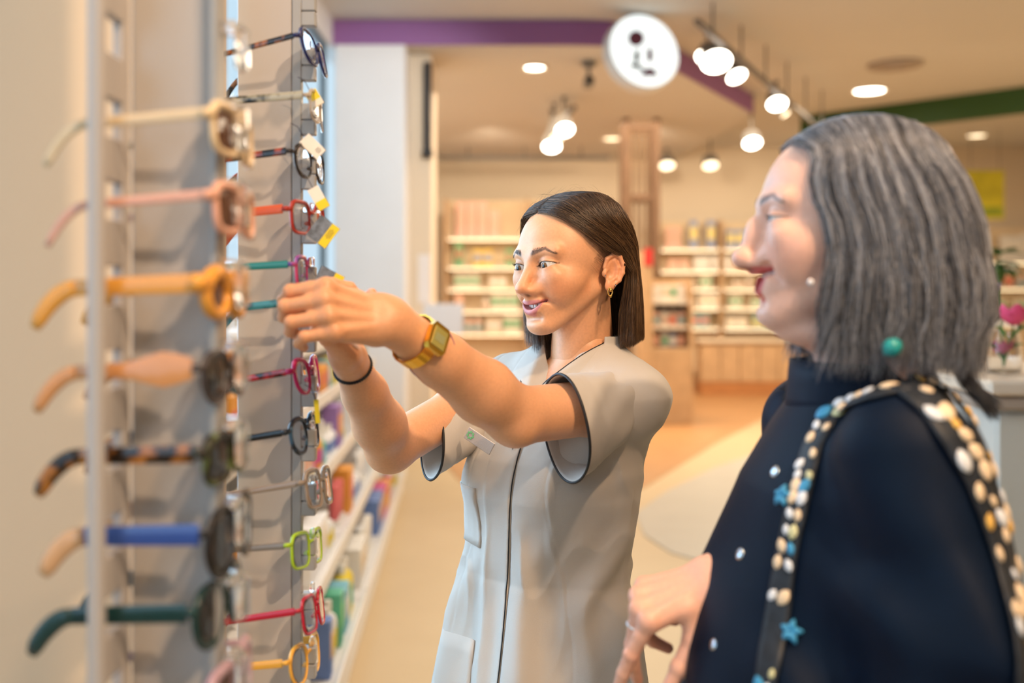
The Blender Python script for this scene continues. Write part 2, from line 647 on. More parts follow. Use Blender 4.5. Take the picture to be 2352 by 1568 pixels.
def head_cols(v, info, base, old=False, brow=(.045, .026, .018), lip=(.58, .20, .19)):
    x, y, z = v[:, 0], v[:, 1], v[:, 2]
    c = np.tile(base, (len(v), 1)).astype(np.float32)

    def mixc(col, m):
        c[:] = c * (1 - m[:, None]) + np.array(col, dtype=np.float32)[None, :] * m[:, None]
    ax = np.abs(x)
    # flush on cheeks, nose and chin
    ck = np.exp(-(((ax - .043) / .020) ** 2 + ((z + .038) / .020) ** 2)) * (y > .02)
    mixc(base * np.array((1.02, .80, .72)), ck * .7)
    mixc(base * np.array((1.0, .80, .74)), np.exp(-((x / .013) ** 2 + ((z + .042) / .013) ** 2)) * (y > .1) * .6)
    # lips
    w, up0, lo0, rise = info['w'], info['up0'], info['lo0'], info['rise']
    u = np.clip(ax / w, 0, 1)
    zu = up0 + rise * u ** 2 * .9
    zl = lo0 + (up0 - lo0 + rise * .9) * u ** 2
    e = 1 - .8 * u ** 2
    cup = 1 - .18 * np.exp(-(x / .003) ** 2)
    m = smoothstep(zu + .0080 * e * cup + .0006, zu + .0062 * e * cup, z) * smoothstep(zl - .0125 * e - .0006, zl - .0108 * e, z)
    m *= (y > .074) * smoothstep(w + .0025, w + .0005, ax)
    mixc(lip, m)
    inner = (z < zu - .0008) & (z > zl + .0008) & (ax < w) & (y > .07) & (y < .091 - 11.5 * x * x)
    mixc((.16, .03, .03), inner.astype(float) * .9)
    # brows
    u = (ax - .012) / .036
    zb = .0195 + .0062 * np.clip(u, 0, .62) / .62 - .0085 * np.clip(u - .62, 0, 1) / .38
    th = .0042 * (1 - .62 * np.clip(u, 0, 1))
    rng = np.random.RandomState(3)
    d = np.abs(z - zb) / th
    m = np.clip(1.25 - d, 0, 1) * smoothstep(-.12, .10, u) * smoothstep(1.10, .92, u) * (y > .04)
    m = np.clip(m * 1.5, 0, .93) * (.72 + .28 * rng.rand(len(v)))
    mixc(brow, m)
    # lash line and lid crease
    for s in (-1, 1):
        uu = (x - s * .0305) * s / .0158
        ee = np.clip(1 - uu * uu, 0, 1)
        op_ = (.0055, .0047) if not old else (.0026, .0028)
        top = .0004 + op_[0] * ee ** .75 + .0012 * uu
        bot = .0004 - op_[1] * ee ** .9 + .0012 * uu
        near = (np.abs(uu) < 1.10) & (y > .066)
        mixc((.03, .016, .012), np.clip(1 - np.abs(z - top - .0002) / .0013, 0, 1) * near * .95)
        mixc((.25, .10, .07), np.clip(1 - np.abs(z - bot + .0003) / .0012, 0, 1) * near * .5)
        mixc(base * np.array((.72, .62, .60)), np.clip(1 - np.abs(z - top - .0050) / .0016, 0, 1) * near * .55)
    # nostrils
    mixc(base * .25, np.exp(-(((ax - .0062) / .0032) ** 2 + ((z + (.0515 if old else .0475)) / .0030) ** 2)) * (y > .098) * .85)
    # ears a little redder
    mixc(base * np.array((1.0, .72, .62)), ((ax > .0755) & (y < .02)).astype(float) * .45)
    return c


CHIN = .93      # the assistant's face is a little shorter below the eyes


def shorten(v):
    v = np.array(v, dtype=np.float32)
    v[..., 2] = np.where(v[..., 2] < 0, v[..., 2] * CHIN, v[..., 2])
    return v


def place(v, M, o):
    return (v @ np.asarray(M).T.astype(np.float32)) + np.array(o, dtype=np.float32)


def eyeball(name, centre, look, r, iris, parent):
    """ball with sclera, iris and pupil as one mesh coloured by ring"""
    n, m = 28, 26
    vs, cs = [], []
    look = Vector(look).normalized()
    q = look.to_track_quat('Z', 'Y')
    for i in range(m + 1):
        th = math.pi * (i / m) ** 1.35
        for k in range(n):
            an = 2 * math.pi * k / n
            rr = r * (1.03 if th < .30 else 1.0)
            p = Vector((math.sin(th) * math.cos(an), math.sin(th) * math.sin(an), math.cos(th))) * rr
            vs.append(tuple(Vector(centre) + q @ p))
            if th < .20:
                cs.append((.006, .005, .005))
            elif th < .46:
                cs.append(tuple(np.array(iris) * (.7 + .6 * ((k * 7) % 5) / 5)))
            elif th < .52:
                cs.append(tuple(np.array(iris) * .35))
            else:
                cs.append((.72, .68, .65))
    fs = np.array([(i * n + k, i * n + (k + 1) % n, (i + 1) * n + (k + 1) % n, (i + 1) * n + k) for i in range(m) for k in range(n)])
    me = np_mesh(name, np.array(vs), fs, True, np.array(cs))
    return obj(name, me, mat('eye_surface', rough=.06, attr='tone', spec=.35, coat=.08), parent)


def teeth(name, M, o, info, parent, lo=-.006, sc=1.0):
    mb = MB()
    Mx = Matrix([list(r) for r in M])
    xs = [-.0215, -.0155, -.0085, 0.0, .0085, .0155, .0215]
    wd = [.0050, .0056, .0064, .0078, .0078, .0064, .0056, .0050]
    cx = [-.0205, -.0165, -.0108, -.0038, .0038, .0108, .0165, .0205]
    for i, x in enumerate(cx):
        if abs(x) > .017:
            continue
        y = .0868 - 24 * x * x
        z1 = info['zu'](x) + .003
        ln = (.0098 if i in (3, 4) else .0088) if lo is None else -lo + .0035
        prof = []
        an = math.atan(-48 * x)
        R = Matrix.Rotation(an, 3, 'Z')
        vs, fs = [], []
        n = 10
        rows = [(0, .8), (.25, 1.0), (.6, 1.0), (.9, .93), (1.0, .75)]
        for t, sc in rows:
            for k in range(n):
                a = 2 * math.pi * k / n
                lx = math.copysign(abs(math.cos(a)) ** .6, math.cos(a)) * wd[i] * .49 * sc
                ly = math.copysign(abs(math.sin(a)) ** .6, math.sin(a)) * .0026 * sc
                vs.append(Vector(o) + Mx @ (R @ Vector((lx, ly, 0)) + Vector((x, y, (z1 - t * ln) * sc))))
        for r_ in range(len(rows) - 1):
            for k in range(n):
                fs.append((r_ * n + k, r_ * n + (k + 1) % n, (r_ + 1) * n + (k + 1) % n, (r_ + 1) * n + k))
        fs.append(tuple(range(n)))
        fs.append(tuple((len(rows) - 1) * n + k for k in range(n)))
        mb.add(vs, fs)
    return mb.build(name, mat('tooth_enamel', (.80, .74, .66), .22, sss=.1), parent, smooth=True)


# ------------------------------------------------------------------ hair
def catmull(P_, t):
    """P_: (n, k, 3) control points per strand; t: (m,) in 0..1 -> (n, m, 3)"""
    n, k, _ = P_.shape
    E = np.concatenate([2 * P_[:, :1] - P_[:, 1:2], P_, 2 * P_[:, -1:] - P_[:, -2:-1]], 1)
    u = np.clip(t, 0, .99999) * (k - 1)
    i = u.astype(int)
    fr = (u - i)[None, :, None]
    p0, p1, p2, p3 = E[:, i], E[:, i + 1], E[:, i + 2], E[:, i + 3]
    return .5 * (2 * p1 + (p2 - p0) * fr + (2 * p0 - 5 * p1 + 4 * p2 - p3) * fr ** 2 + (3 * p1 - p0 - 3 * p2 + p3) * fr ** 3)


def strands_mesh(name, pts, rad, cols):
    """pts (n, m, 3) -> three-sided tubes; rad (n,), cols (n, 3)"""
    n, m, _ = pts.shape
    t = np.gradient(pts, axis=1)
    t /= np.linalg.norm(t, axis=2, keepdims=True) + 1e-9
    ref = np.array((.31, .52, .8))
    a = np.cross(t, ref)
    a /= np.linalg.norm(a, axis=2, keepdims=True) + 1e-9
    b = np.cross(t, a)
    prof = np.ones(m)
    prof[-1] = .25
    prof[-2] = .7
    vs = np.zeros((n, m, 3, 3), dtype=np.float32)
    for k in range(3):
        an = 2 * math.pi * k / 3
        vs[:, :, k] = pts + (a * math.cos(an) + b * math.sin(an)) * (rad[:, None] * prof[None, :])[:, :, None]
    ids = np.arange(n * m * 3).reshape(n, m, 3)
    q = []
    for k in range(3):
        k2 = (k + 1) % 3
        q.append(np.stack([ids[:, :-1, k], ids[:, :-1, k2], ids[:, 1:, k2], ids[:, 1:, k]], -1).reshape(-1, 4))
    cc = np.repeat(cols, m * 3, axis=0)
    return np_mesh(name, vs.reshape(-1, 3), np.concatenate(q), True, cc)


SK_C = np.array((0, -.012, .030))
SK_R = np.array((.0715, .090, .077))


def on_skull(az, z, off):
    """point on the inflated skull at azimuth az (0 = forward, + to the left side), height z"""
    r = SK_R + off
    zz = np.clip((z - SK_C[2]) / r[:, 2], -.999, .999)
    # below the widest ring the hair hangs straight
    ring = np.where(zz > 0, np.sqrt(1 - zz * zz), 1.0)
    return np.stack([SK_C[0] + r[:, 0] * np.sin(az) * ring, SK_C[1] + r[:, 1] * np.cos(az) * ring, z], -1)


def bob_hair(n, seed, tucked, length, part_x=.004, wave=0.0, old=False):
    """control points of a parted bob in the head frame"""
    rng = np.random.RandomState(seed)
    out = []
    for s in (-1, 1):
        k = n // 2
        u = rng.rand(k) ** .9
        lay = rng.rand(k)
        off = .0035 + .0125 * lay
        # roots along the parting
        phi = np.radians(40 + 105 * u + rng.uniform(-3, 3, k))
        r = SK_R + off[:, None] * .6
        root = np.stack([part_x + s * np.abs(rng.normal(0, .004, k)), SK_C[1] + r[:, 1] * np.cos(phi), SK_C[2] + r[:, 2] * np.sin(phi)], -1)
        tk = tucked and s > 0
        if tk:
            a1 = np.radians(np.interp(u, [0, .5, 1], [48, 100, 172]))
            a2 = np.radians(np.interp(u, [0, .15, .5, 1], [72, 92, 122, 176]))
            a3 = np.radians(np.interp(u, [0, .5, 1], [110, 132, 178]))
            a4 = np.radians(np.interp(u, [0, .5, 1], [104, 132, 178]))
            a5 = a4 - .03
            z1, z2, z3 = .066, .030, -.012
        else:
            A = (((50, 100, 172), (60, 112, 174), (64, 118, 176), (60, 118, 177), (54, 117, 177)) if not old else
                 ((47, 100, 172), (50, 106, 174), (61, 110, 176), (60, 112, 177), (55, 112, 177)))
            a1, a2, a3, a4, a5 = (np.radians(np.interp(u, [0, .5, 1], q)) for q in A)
            z1, z2, z3 = .070, .030, -.020
        J = lambda q: q + rng.uniform(-.045, .045, k)
        c1 = on_skull(s * J(a1), z1 + rng.uniform(-.006, .006, k), off[:, None])
        c2 = on_skull(s * J(a2), z2 + rng.uniform(-.006, .006, k), off[:, None] + .002)
        c3 = on_skull(s * J(a3), z3 + rng.uniform(-.004, .004, k), off[:, None] + .0035)
        zend = length + rng.uniform(-.007, .007, k) + (.012 * lay if not old else rng.uniform(-.012, .03, k))
        c4 = on_skull(s * J(a4), z3 * .45 + zend * .55, off[:, None] + .005)
        c5 = on_skull(s * J(a5), zend, off[:, None] + (.004 if not old else .003))
        c4[:, 0] *= np.interp(lay, [0, 1], [.80, 1.0])
        c5[:, 0] *= np.interp(lay, [0, 1], [.74, .97])
        if old:
            for c_, am in ((c2, .010), (c3, .022), (c4, .026), (c5, .018)):
                c_[:, 1] -= am * smoothstep(.02, -.10, c_[:, 1])
        if wave:
            ph = rng.randint(0, 14, k)
            for c_, am in ((c3, .4), (c4, .9), (c5, 1.2)):
                c_[:, 0] += wave * am * np.sin(ph * 1.7 + c_[:, 2] * 60)
                c_[:, 1] += wave * am * np.cos(ph * 2.3 + c_[:, 2] * 60)
        dm = (root - SK_C) / (SK_R + off[:, None]) + (c1 - SK_C) / (SK_R + off[:, None])
        dm /= np.linalg.norm(dm, axis=1, keepdims=True)
        c0 = SK_C + dm * (SK_R + off[:, None] + .001)
        out.append(np.stack([root, c0, c1, c2, c3, c4, c5], 1))
    return np.concatenate(out)
# ------------------------------------------------------------------ hands
FING = {  # mcp offset (side, forward, back), lengths, radii
    'index': ((.0255, .088, .000), (.043, .025, .021), (.0092, .0080, .0073, .0062)),
    'middle': ((.0060, .092, .002), (.047, .029, .022), (.0094, .0082, .0074, .0064)),
    'ring': ((-.0135, .087, .001), (.043, .027, .022), (.0090, .0078, .0071, .0061)),
    'pinky': ((-.0300, .077, -.003), (.034, .020, .019), (.0080, .0069, .0063, .0054)),
}


def hand(wrist, fwd, back, right, curls, thumb, scale=1.0, base=SKIN_Y, step=.0013, nail=(.80, .48, .38), tail=None):
    """sculpted hand; curls: finger -> (spread, mcp, pip, dip) degrees; thumb: (out, forward, down, bend, bend)"""
    fwd = Vector(fwd).normalized()
    N = Vector(back)
    N = (N - fwd * N.dot(fwd)).normalized()
    S = N.cross(fwd) if right else fwd.cross(N)      # towards the thumb
    w = Vector(wrist)
    L = lambda s, f_, b: w + (S * s + fwd * f_ + N * b) * scale
    J = {}
    for nm, (o, ln, rd) in FING.items():
        sp, a1, a2, a3 = curls[nm]
        p = L(*o)
        pts = [p]
        d0 = (fwd * math.cos(math.radians(sp)) + S * math.sin(math.radians(sp))).normalized()
        ax = d0.cross(N).normalized()
        ang = 0
        for l, a in zip(ln, (a1, a2, a3)):
            ang += a
            d = (d0 * math.cos(math.radians(ang)) - N * math.sin(math.radians(ang))).normalized()
            p = p + d * l * scale
            pts.append(p)
        J[nm] = (pts, [r * scale for r in rd])
    o_, f_, dn, b1, b2 = thumb
    t0 = L(.018, .018, -.008)
    d1 = (S * o_ + fwd * f_ - N * dn).normalized()
    t1 = t0 + d1 * .044 * scale
    d2 = (d1 * math.cos(math.radians(b1)) + (fwd * .6 - S * .8 - N * .25).normalized() * math.sin(math.radians(b1))).normalized()
    t2 = t1 + d2 * .033 * scale
    d3 = (d2 * math.cos(math.radians(b2)) + (fwd * .6 - S * .8 - N * .25).normalized() * math.sin(math.radians(b2))).normalized()
    t3 = t2 + d3 * .026 * scale
    J['thumb'] = ([t0, t1, t2, t3], [.013 * scale, .0108 * scale, .0092 * scale, .0072 * scale])
    allp = [p for v in J.values() for p in v[0]] + [w] + ([tail[0]] if tail else [])
    lo = [min(p[i] for p in allp) - .022 for i in range(3)]
    hi = [max(p[i] for p in allp) + .022 for i in range(3)]
    f = Field(*[np.arange(lo[i], hi[i], step) for i in range(3)])
    sc = scale
    # wrist and palm
    for q in (-1, 1):
        f.cap(L(q * .009, -.004, 0), L(q * .013, .012, 0), .0165 * sc, .0165 * sc, .012)
    if tail:
        f.cap(w, tail[0], tail[1], tail[2], .022)
    for nm in ('index', 'middle', 'ring', 'pinky'):
        o = FING[nm][0]
        f.cap(L(o[0] * .45, .012, -.002), L(o[0] * .97, o[1] - .004, o[2] - .003), .0135 * sc, .0105 * sc, .012)
    f.cap(L(.016, .02, -.012), L(.012, .055, -.010), .014 * sc, .010 * sc, .012)
    f.cap(L(-.020, .018, -.010), L(-.022, .055, -.008), .012 * sc, .010 * sc, .012)
    pts, rd = J['thumb']
    f.cap(pts[0], pts[1], rd[0], rd[1], .010)
    f.cap(L(.024, .045, -.006), pts[1], .0065 * sc, .0065 * sc, .014)
    f.cap(pts[1], pts[2], rd[1], rd[2], .004)
    f.cap(pts[2], pts[3], rd[2], rd[3], .004)
    f.ell(pts[2], rd[2] * 1.06, .004)
    for nm in ('index', 'middle', 'ring', 'pinky'):
        pts, rd = J[nm]
        f.ell(pts[0] + N * .0015 * sc, rd[0] * 1.08, .008)         # knuckle
        f.cap(pts[0], pts[0].lerp(pts[1], .45), rd[0] * 1.02, rd[0] * .96, .006)
        f.cap(pts[0].lerp(pts[1], .4), pts[1], rd[0] * .97, rd[1], .0022)
        f.cap(pts[1], pts[2], rd[1], rd[2], .0022)
        f.cap(pts[2], pts[3], rd[2], rd[3], .0022)
        f.ell(pts[1], rd[1] * 1.06, .003)
    # tendons on the back
    for nm in ('index', 'middle', 'ring', 'pinky'):
        o = FING[nm][0]
        f.cap(L(o[0] * .5, .02, .0095), L(o[0] * .95, o[1] - .008, o[2] + .0070), .0022 * sc, .0030 * sc, .006)
    hand.joints = J
    v, q = f.mesh()
    c = np.tile(base, (len(v), 1)).astype(np.float32)
    # redder knuckles and tips, pale nails
    for nm, (pts, rd) in J.items():
        for k, am in ((0, .35), (1, .55), (3, .6)):
            d = np.linalg.norm(v - np.array(pts[k]), axis=1)
            m = np.exp(-(d / .010) ** 2) * am
            c[:] = c * (1 - m[:, None]) + (base * np.array((1.0, .74, .66)))[None, :] * m[:, None]
        dd = (pts[3] - pts[2]).normalized()
        nn = N if nm != 'thumb' else (S + N * .5).normalized()
        up = (nn - dd * nn.dot(dd)).normalized() if nm != 'thumb' else (N * .6 + S * .8 - dd * (N * .6 + S * .8).dot(dd)).normalized()
        if nm != 'thumb':
            ax = dd.cross(N)
            sp, a1, a2, a3 = curls[nm]
            ang = math.radians(a1 + a2 + a3)
            d0 = (fwd * math.cos(math.radians(sp)) + S * math.sin(math.radians(sp))).normalized()
            up = (d0 * math.sin(ang) + N * math.cos(ang)).normalized()
        cn = np.array(pts[3] + up * rd[3] * .8)
        rel = v - cn
        a_ = rel @ np.array(dd)
        b_ = rel @ np.array(up)
        s_ = rel @ np.array(dd.cross(up))
        m = smoothstep(1.15, .85, np.sqrt((a_ / .0062) ** 2 + (s_ / .0048) ** 2)) * (b_ > -.0035)
        c[:] = c * (1 - m[:, None] * .8) + np.array(nail)[None, :] * m[:, None] * .8
    return v, q, c


def limb(segs, base, step, k=.012, extra=None, cut=None):
    """segs: list of (a, b, ra, rb)"""
    P_ = [p for s in segs for p in s[:2]]
    R_ = max(max(s[2], s[3]) for s in segs) + .02
    lo = [min(p[i] for p in P_) - R_ for i in range(3)]
    hi = [max(p[i] for p in P_) + R_ for i in range(3)]
    f = Field(*[np.arange(lo[i], hi[i], step) for i in range(3)])
    for a, b, ra, rb in segs:
        f.cap(a, b, ra, rb, k)
    if extra:
        extra(f)
    v, q = f.mesh()
    return v, q, np.tile(base, (len(v), 1)).astype(np.float32)


def ring_loft(rings, close_ends=False):
    """rings: (m, n, 3) array -> verts, quads"""
    m, n, _ = rings.shape
    ids = np.arange(m * n).reshape(m, n)
    a = ids[:-1]
    b = ids[1:]
    q = np.stack([a, np.roll(a, -1, 1), np.roll(b, -1, 1), b], -1).reshape(-1, 4)
    return rings.reshape(-1, 3), q


def sleeve(name, c0, c1, ax0, ax1, r0, r1, upv, m, parent, seed=0, fold=.004, n=72, rows=34, pipe=None, lining=None, thick=.0022):
    """open sleeve from shoulder c0 to cuff c1; r = (across, up)"""
    rng = np.random.RandomState(seed)
    ph = rng.rand(6) * 6.28
    rings = []
    for i in range(rows):
        t = i / (rows - 1)
        c = Vector(c0).lerp(Vector(c1), t)
        ax = Vector(ax0).normalized().lerp(Vector(ax1).normalized(), smoothstep(.2, 1, t)).normalized()
        u = Vector(upv)
        u = (u - ax * u.dot(ax)).normalized()
        s = ax.cross(u)
        ring = []
        ra = r0[0] + (r1[0] - r0[0]) * t
        rb = r0[1] + (r1[1] - r0[1]) * t
        for k in range(n):
            an = 2 * math.pi * k / n
            env = math.sin(math.pi * min(t * 1.15, 1)) ** .8
            w = .85 * fold * env * (math.sin(3 * an + 5 * t + ph[0]) + .7 * math.sin(5 * an - 9 * t + ph[1]) + .5 * math.sin(7 * an + 14 * t + ph[2]))
            w += fold * .35 * (t > .9) * math.sin(4 * an + ph[3])
            if abs(t - .80) < .016:
                w -= .0011                                   # cuff seam
            ring.append(c + u * math.cos(an) * (rb + w) + s * math.sin(an) * (ra + w))
        rings.append(ring)
    rings = np.array([[tuple(p) for p in r] for r in rings])
    cen = rings.mean(1, keepdims=True)
    inner = cen + (rings - cen) * (1 - thick / np.linalg.norm(rings - cen, axis=2, keepdims=True))
    full = np.concatenate([rings, inner[::-1]], 0)
    v, q = ring_loft(full)
    o = obj(name, np_mesh(name, v, q), m, parent)
    if pipe is not None:
        mb = MB()
        mb.loop_tube([Vector(p) for p in rings[-1]], .0021, 6)
        mb.build('piping', pipe, o, smooth=True)
    return o, rings


# ------------------------------------------------------------------ shop assistant at the rack
M_SKIN_Y = mat('skin_warm', rough=.40, attr='tone', sss=.10, noise=(260, .05), bump=(1500, .10))
M_CLOTH = mat('tunic_cloth', (.53, .485, .44), .80, bump=(1600, .30), sheen=.1)
M_PIPE = mat('black_piping', (.012, .012, .014), .5)

YOUNG = empty('person', P(1316, 605, 1.62) * Vector((1, 1, 0)) if False else (0.07, 1.66, 0.0))
tag(YOUNG, 'young woman in a beige short-sleeved tunic reaching for glasses on the rack', 'person')

HO = P(1314, 606, 1.60)
HM = frame(50, -4, -2)
hf, hinfo = head_field(False, -.020)
hv, hq = hf.mesh()
hc = head_cols(hv, hinfo, SKIN_Y)
parts = [(place(shorten(hv), HM, HO), hq[:, ::-1], hc)]

SL, EL, WL = V(.196, 1.560, 1.290), P(1184, 955, 1.385), P(893, 735, 1.215)
SR, ER, WR = V(-.018, 1.712, 1.308), P(897, 1028, 1.50), P(797, 815, 1.315)


def elbow_bones(f):
    f.ell(P(1186, 985, 1.365), (.020, .020, .018), .02)


lo_t = 0.86
parts.append(limb([(SL, SL.lerp(EL, .4), .034, .041), (SL.lerp(EL, .4), EL, .041, .040), (EL, EL.lerp(WL, .28), .0405, .0425),
                   (EL.lerp(WL, .28), EL.lerp(WL, .62), .0425, .0345), (EL.lerp(WL, .62), EL.lerp(WL, .82), .0345, .0285)], SKIN_Y, .0024, .014, elbow_bones))
parts.append(limb([(SR, SR.lerp(ER, .45), .034, .036), (SR.lerp(ER, .45), ER, .036, .0355), (ER, ER.lerp(WR, .28), .036, .0375),
                   (ER.lerp(WR, .28), ER.lerp(WR, .62), .0375, .030), (ER.lerp(WR, .62), ER.lerp(WR, .90), .030, .0235)], SKIN_Y, .0024, .014,
                  lambda f: f.ell(P(886, 1040, 1.50), (.020, .02, .018), .02)))
fwdL = P(738, 700, 1.155) - WL
parts.append(hand(WL, fwdL, (.42, -.80, .42), False,
                  {'index': (3, 50, 50, 32), 'middle': (1, 50, 66, 38), 'ring': (-2, 46, 70, 40), 'pinky': (-6, 38, 62, 40)},
                  (.25, .70, .65, 20, 15), 1.0, tail=(EL.lerp(WL, .78), .0255, .0298)))
fwdR = P(738, 742, 1.262) - WR
parts.append(hand(WR, fwdR, (-.72, .15, -.45), True,
                  {'index': (3, 62, 75, 35), 'middle': (0, 66, 75, 35), 'ring': (-2, 68, 75, 35), 'pinky': (-6, 68, 70, 35)},
                  (.10, .60, .80, 30, 30), .94, tail=(ER.lerp(WR, .86), .0215, .0245)))
# trunk inside the tunic, so that head, neck and arms are one figure
tf = Field(np.arange(-.2, .36, .006), np.arange(1.5, 1.9, .006), np.arange(.55, 1.42, .006))
tc = V(.085, 1.640, 0)
tf.cap((tc.x, tc.y, 1.24), (tc.x - .02, tc.y, .75), .095, .10, .03)
tf.cap(SL.lerp(tc + V(0, 0, 1.29), .25), SR.lerp(tc + V(0, 0, 1.29), .25), .045, .045, .04)
tf.cap((HO.x + .020, HO.y + .020, 1.37), (tc.x + .008, tc.y - .012, 1.27), .044, .052, .03)
tv, tq = tf.mesh()
parts.append((tv, tq, np.tile(SKIN_Y, (len(tv), 1)).astype(np.float32)))
bv, bq, bc = merge(parts)
obj('body', np_mesh('body', bv, bq, True, bc), M_SKIN_Y, YOUNG)
for s in (-1, 1):
    cc = place(np.array([(s * .0305, .0764, 0)]), HM, HO)[0]
    eyeball('eye', cc, np.array(HM) @ np.array((.06, 1, -.10)), .0136, (.20, .095, .030), YOUNG)
teeth('teeth', HM, HO, hinfo, YOUNG, sc=CHIN)


def lashes(name, M, o, parent, old=False, n=46, ln=.0075, side=0):
    if side == 0:
        for s_ in (-1, 1):
            lashes(name, M, o, parent, old, n, ln, s_)
        return
    pts = []
    rng = np.random.RandomState(9)
    for s in (side,):
        for k in range(n):
            u = -0.92 + 1.9 * k / (n - 1)
            e = max(1 - u * u, 0)
            op_ = .0055 if not old else .0026
            z = .0004 + op_ * e ** .75 + .0012 * u
            x = s * .0305 + s * u * .0158
            y = .0768 + math.sqrt(max(.0148 ** 2 - (u * .0158) ** 2 - z * z, .00001))
            l_ = ln * (.7 + .3 * rng.rand()) * (.6 + .4 * (u + 1) / 2)
            d = np.array((s * u * .5 + rng.uniform(-.1, .1), .85, .12))
            p0 = np.array((x, y - .001, z))
            pts.append([p0, p0 + d * l_ * .5 + np.array((0, 0, -.0002)), p0 + d * l_ + np.array((0, 0, .0022))])
    pts = np.array(pts)
    w_ = place(pts.reshape(-1, 3), M, o).reshape(pts.shape)
    return obj(name, strands_mesh(name, w_, np.full(len(pts), .00016), np.tile((.012, .009, .008), (len(pts), 1))), mat('lash', rough=.5, attr='tone'), parent)


lashes('eyelashes', HM, HO, YOUNG)


def brow_hairs(name, M, o, parent, field, col, n=420, side=0):
    if side == 0:
        for s_ in (-1, 1):
            brow_hairs(name, M, o, parent, field, col, n, s_)
        return
    rng = np.random.RandomState(5)
    X, Y, Z = field.ax
    pts = []
    for s in (side,):
        for k in range(n // 2):
            u = rng.rand()
            zb = .0195 + .0062 * min(u, .62) / .62 - .0085 * max(u - .62, 0) / .38
            th = .0038 * (1 - .65 * u)
            x = s * (.012 + .036 * u)
            z = zb + rng.uniform(-1, 1) * th
            i = min(np.searchsorted(X, x), len(X) - 1)
            l_ = min(np.searchsorted(Z, z), len(Z) - 1)
            c = np.where(field.F[i, :, l_] < 0)[0]
            if not len(c):
                continue
            y = Y[c[-1]]
            d = np.array((s * (.35 + .65 * u), -.1 - .45 * u, .75 * (1 - u) - .25 * u))
            d /= np.linalg.norm(d)
            p0 = np.array((x, y - .0003, z))
            pts.append([p0, p0 + d * .0028 + np.array((0, .0007, 0)), p0 + d * .0058 + np.array((0, .0004, 0))])
    pts = np.array(pts)
    w_ = place(pts.reshape(-1, 3), M, o).reshape(pts.shape)
    return obj(name, strands_mesh(name, w_, np.full(len(pts), .00019), np.tile(col, (len(pts), 1))), mat('lash', rough=.5, attr='tone'), parent)


brow_hairs('eyebrow', HM, HO, YOUNG, hf, (.035, .020, .014))

# hair: a brown bob tucked behind the near ear
hp = bob_hair(10500, 1, True, -.137, part_x=-.004)
hs = catmull(hp, np.linspace(0, 1, 14))
rng = np.random.RandomState(0)
dark, mid = np.array((.042, .021, .0105)), np.array((.27, .145, .066))
tt = rng.rand(len(hs), 1) ** 2.2
hcol = dark * (1 - tt) + mid * tt
hw = place(hs.reshape(-1, 3), HM, HO).reshape(hs.shape)
M_HAIR_Y = mat('brown_hair', rough=.34, attr='tone', spec=.55)
hair_o = obj('hair', strands_mesh('hair', hw, rng.uniform(.00014, .00030, len(hs)), hcol), M_HAIR_Y, YOUNG)
# loose short hairs at the temple and flyaways on the crown
fly = []
for k in range(260):
    a, z0 = math.radians(rng.uniform(52, 82)), rng.uniform(.0, .055)
    p0 = on_skull(np.array([a]), np.array([z0]), np.array([[-.001]]))[0]
    d = np.array((.15, -.75, -.55 + rng.uniform(-.3, .2)))
    ln = rng.uniform(.012, .035)
    fly.append([p0, p0 + d * ln * .5 + np.array((.003, 0, 0)), p0 + d * ln])
for k in range(110):
    a, ph_ = rng.uniform(-2.6, 2.6), rng.uniform(.4, 1.3)
    dv_ = np.array((math.sin(a) * math.cos(ph_), math.cos(a) * math.cos(ph_), math.sin(ph_)))
    p0 = SK_C + dv_ * (SK_R + .010)
    tv_ = np.cross(dv_, np.array((.3, .9, .1)) * rng.choice((-1, 1)))
    tv_ = tv_ / np.linalg.norm(tv_)
    ln = rng.uniform(.015, .04)
    fly.append([p0, p0 + tv_ * ln * .5 + dv_ * rng.uniform(.003, .009), p0 + tv_ * ln + dv_ * rng.uniform(.0, .010)])
fs_ = catmull(np.array(fly), np.linspace(0, 1, 8))
fw_ = place(fs_.reshape(-1, 3), HM, HO).reshape(fs_.shape)
obj('loose_hairs', strands_mesh('loose_hairs', fw_, np.full(len(fw_), .00007), np.tile(dark * 1.3, (len(fw_), 1))), M_HAIR_Y, hair_o)

# ---- tunic
TYAW = 40
TM = frame(TYAW)
TO = V(.094, 1.622, 0)
zk = [.50, .70, .82, .92, 1.01, 1.08, 1.14, 1.20, 1.26, 1.30, 1.33, 1.355, 1.38]
ak = [.215, .200, .186, .164, .148, .148, .152, .154, .154, .150, .138, .112, .075]
bk = [.150, .140, .132, .118, .108, .112, .118, .118, .108, .098, .086, .072, .055]
yk = [.010, .008, .006, .004, .004, .010, .014, .012, .004, -.004, -.012, -.020, -.026]
f = Field(np.arange(-.235, .235, .0027), np.arange(-.175, .185, .0027), np.arange(.62, 1.395, .0030))
x, y, z = f.grid()
a_ = np.interp(z, zk, ak)
b_ = np.interp(z, zk, bk)
y0 = np.interp(z, zk, yk)
yy = y - y0
th = np.arctan2(yy, x)                                    # 90 deg = straight ahead
rr = np.sqrt((x / a_) ** 2.0 + (yy / b_) ** 2.0)
d = (rr - 1) * np.minimum(a_, b_) * .98
low = smoothstep(1.16, .86, z)
rdg = lambda q_: (.5 + .5 * np.sin(q_)) ** 2.2 - .35
fold = low * (.0190 * rdg(5 * th + 1.6 + 2.0 * (z - 1)) + .0090 * rdg(9 * th - 4 * z + 1))
wst = np.exp(-((z - 1.03) / .07) ** 2)
fold += .0100 * wst * rdg(30 * z + 7 * th) * smoothstep(.03, .10, np.abs(x))
arm = smoothstep(.04, .13, np.abs(x)) * np.exp(-((z - 1.21) / .065) ** 2)
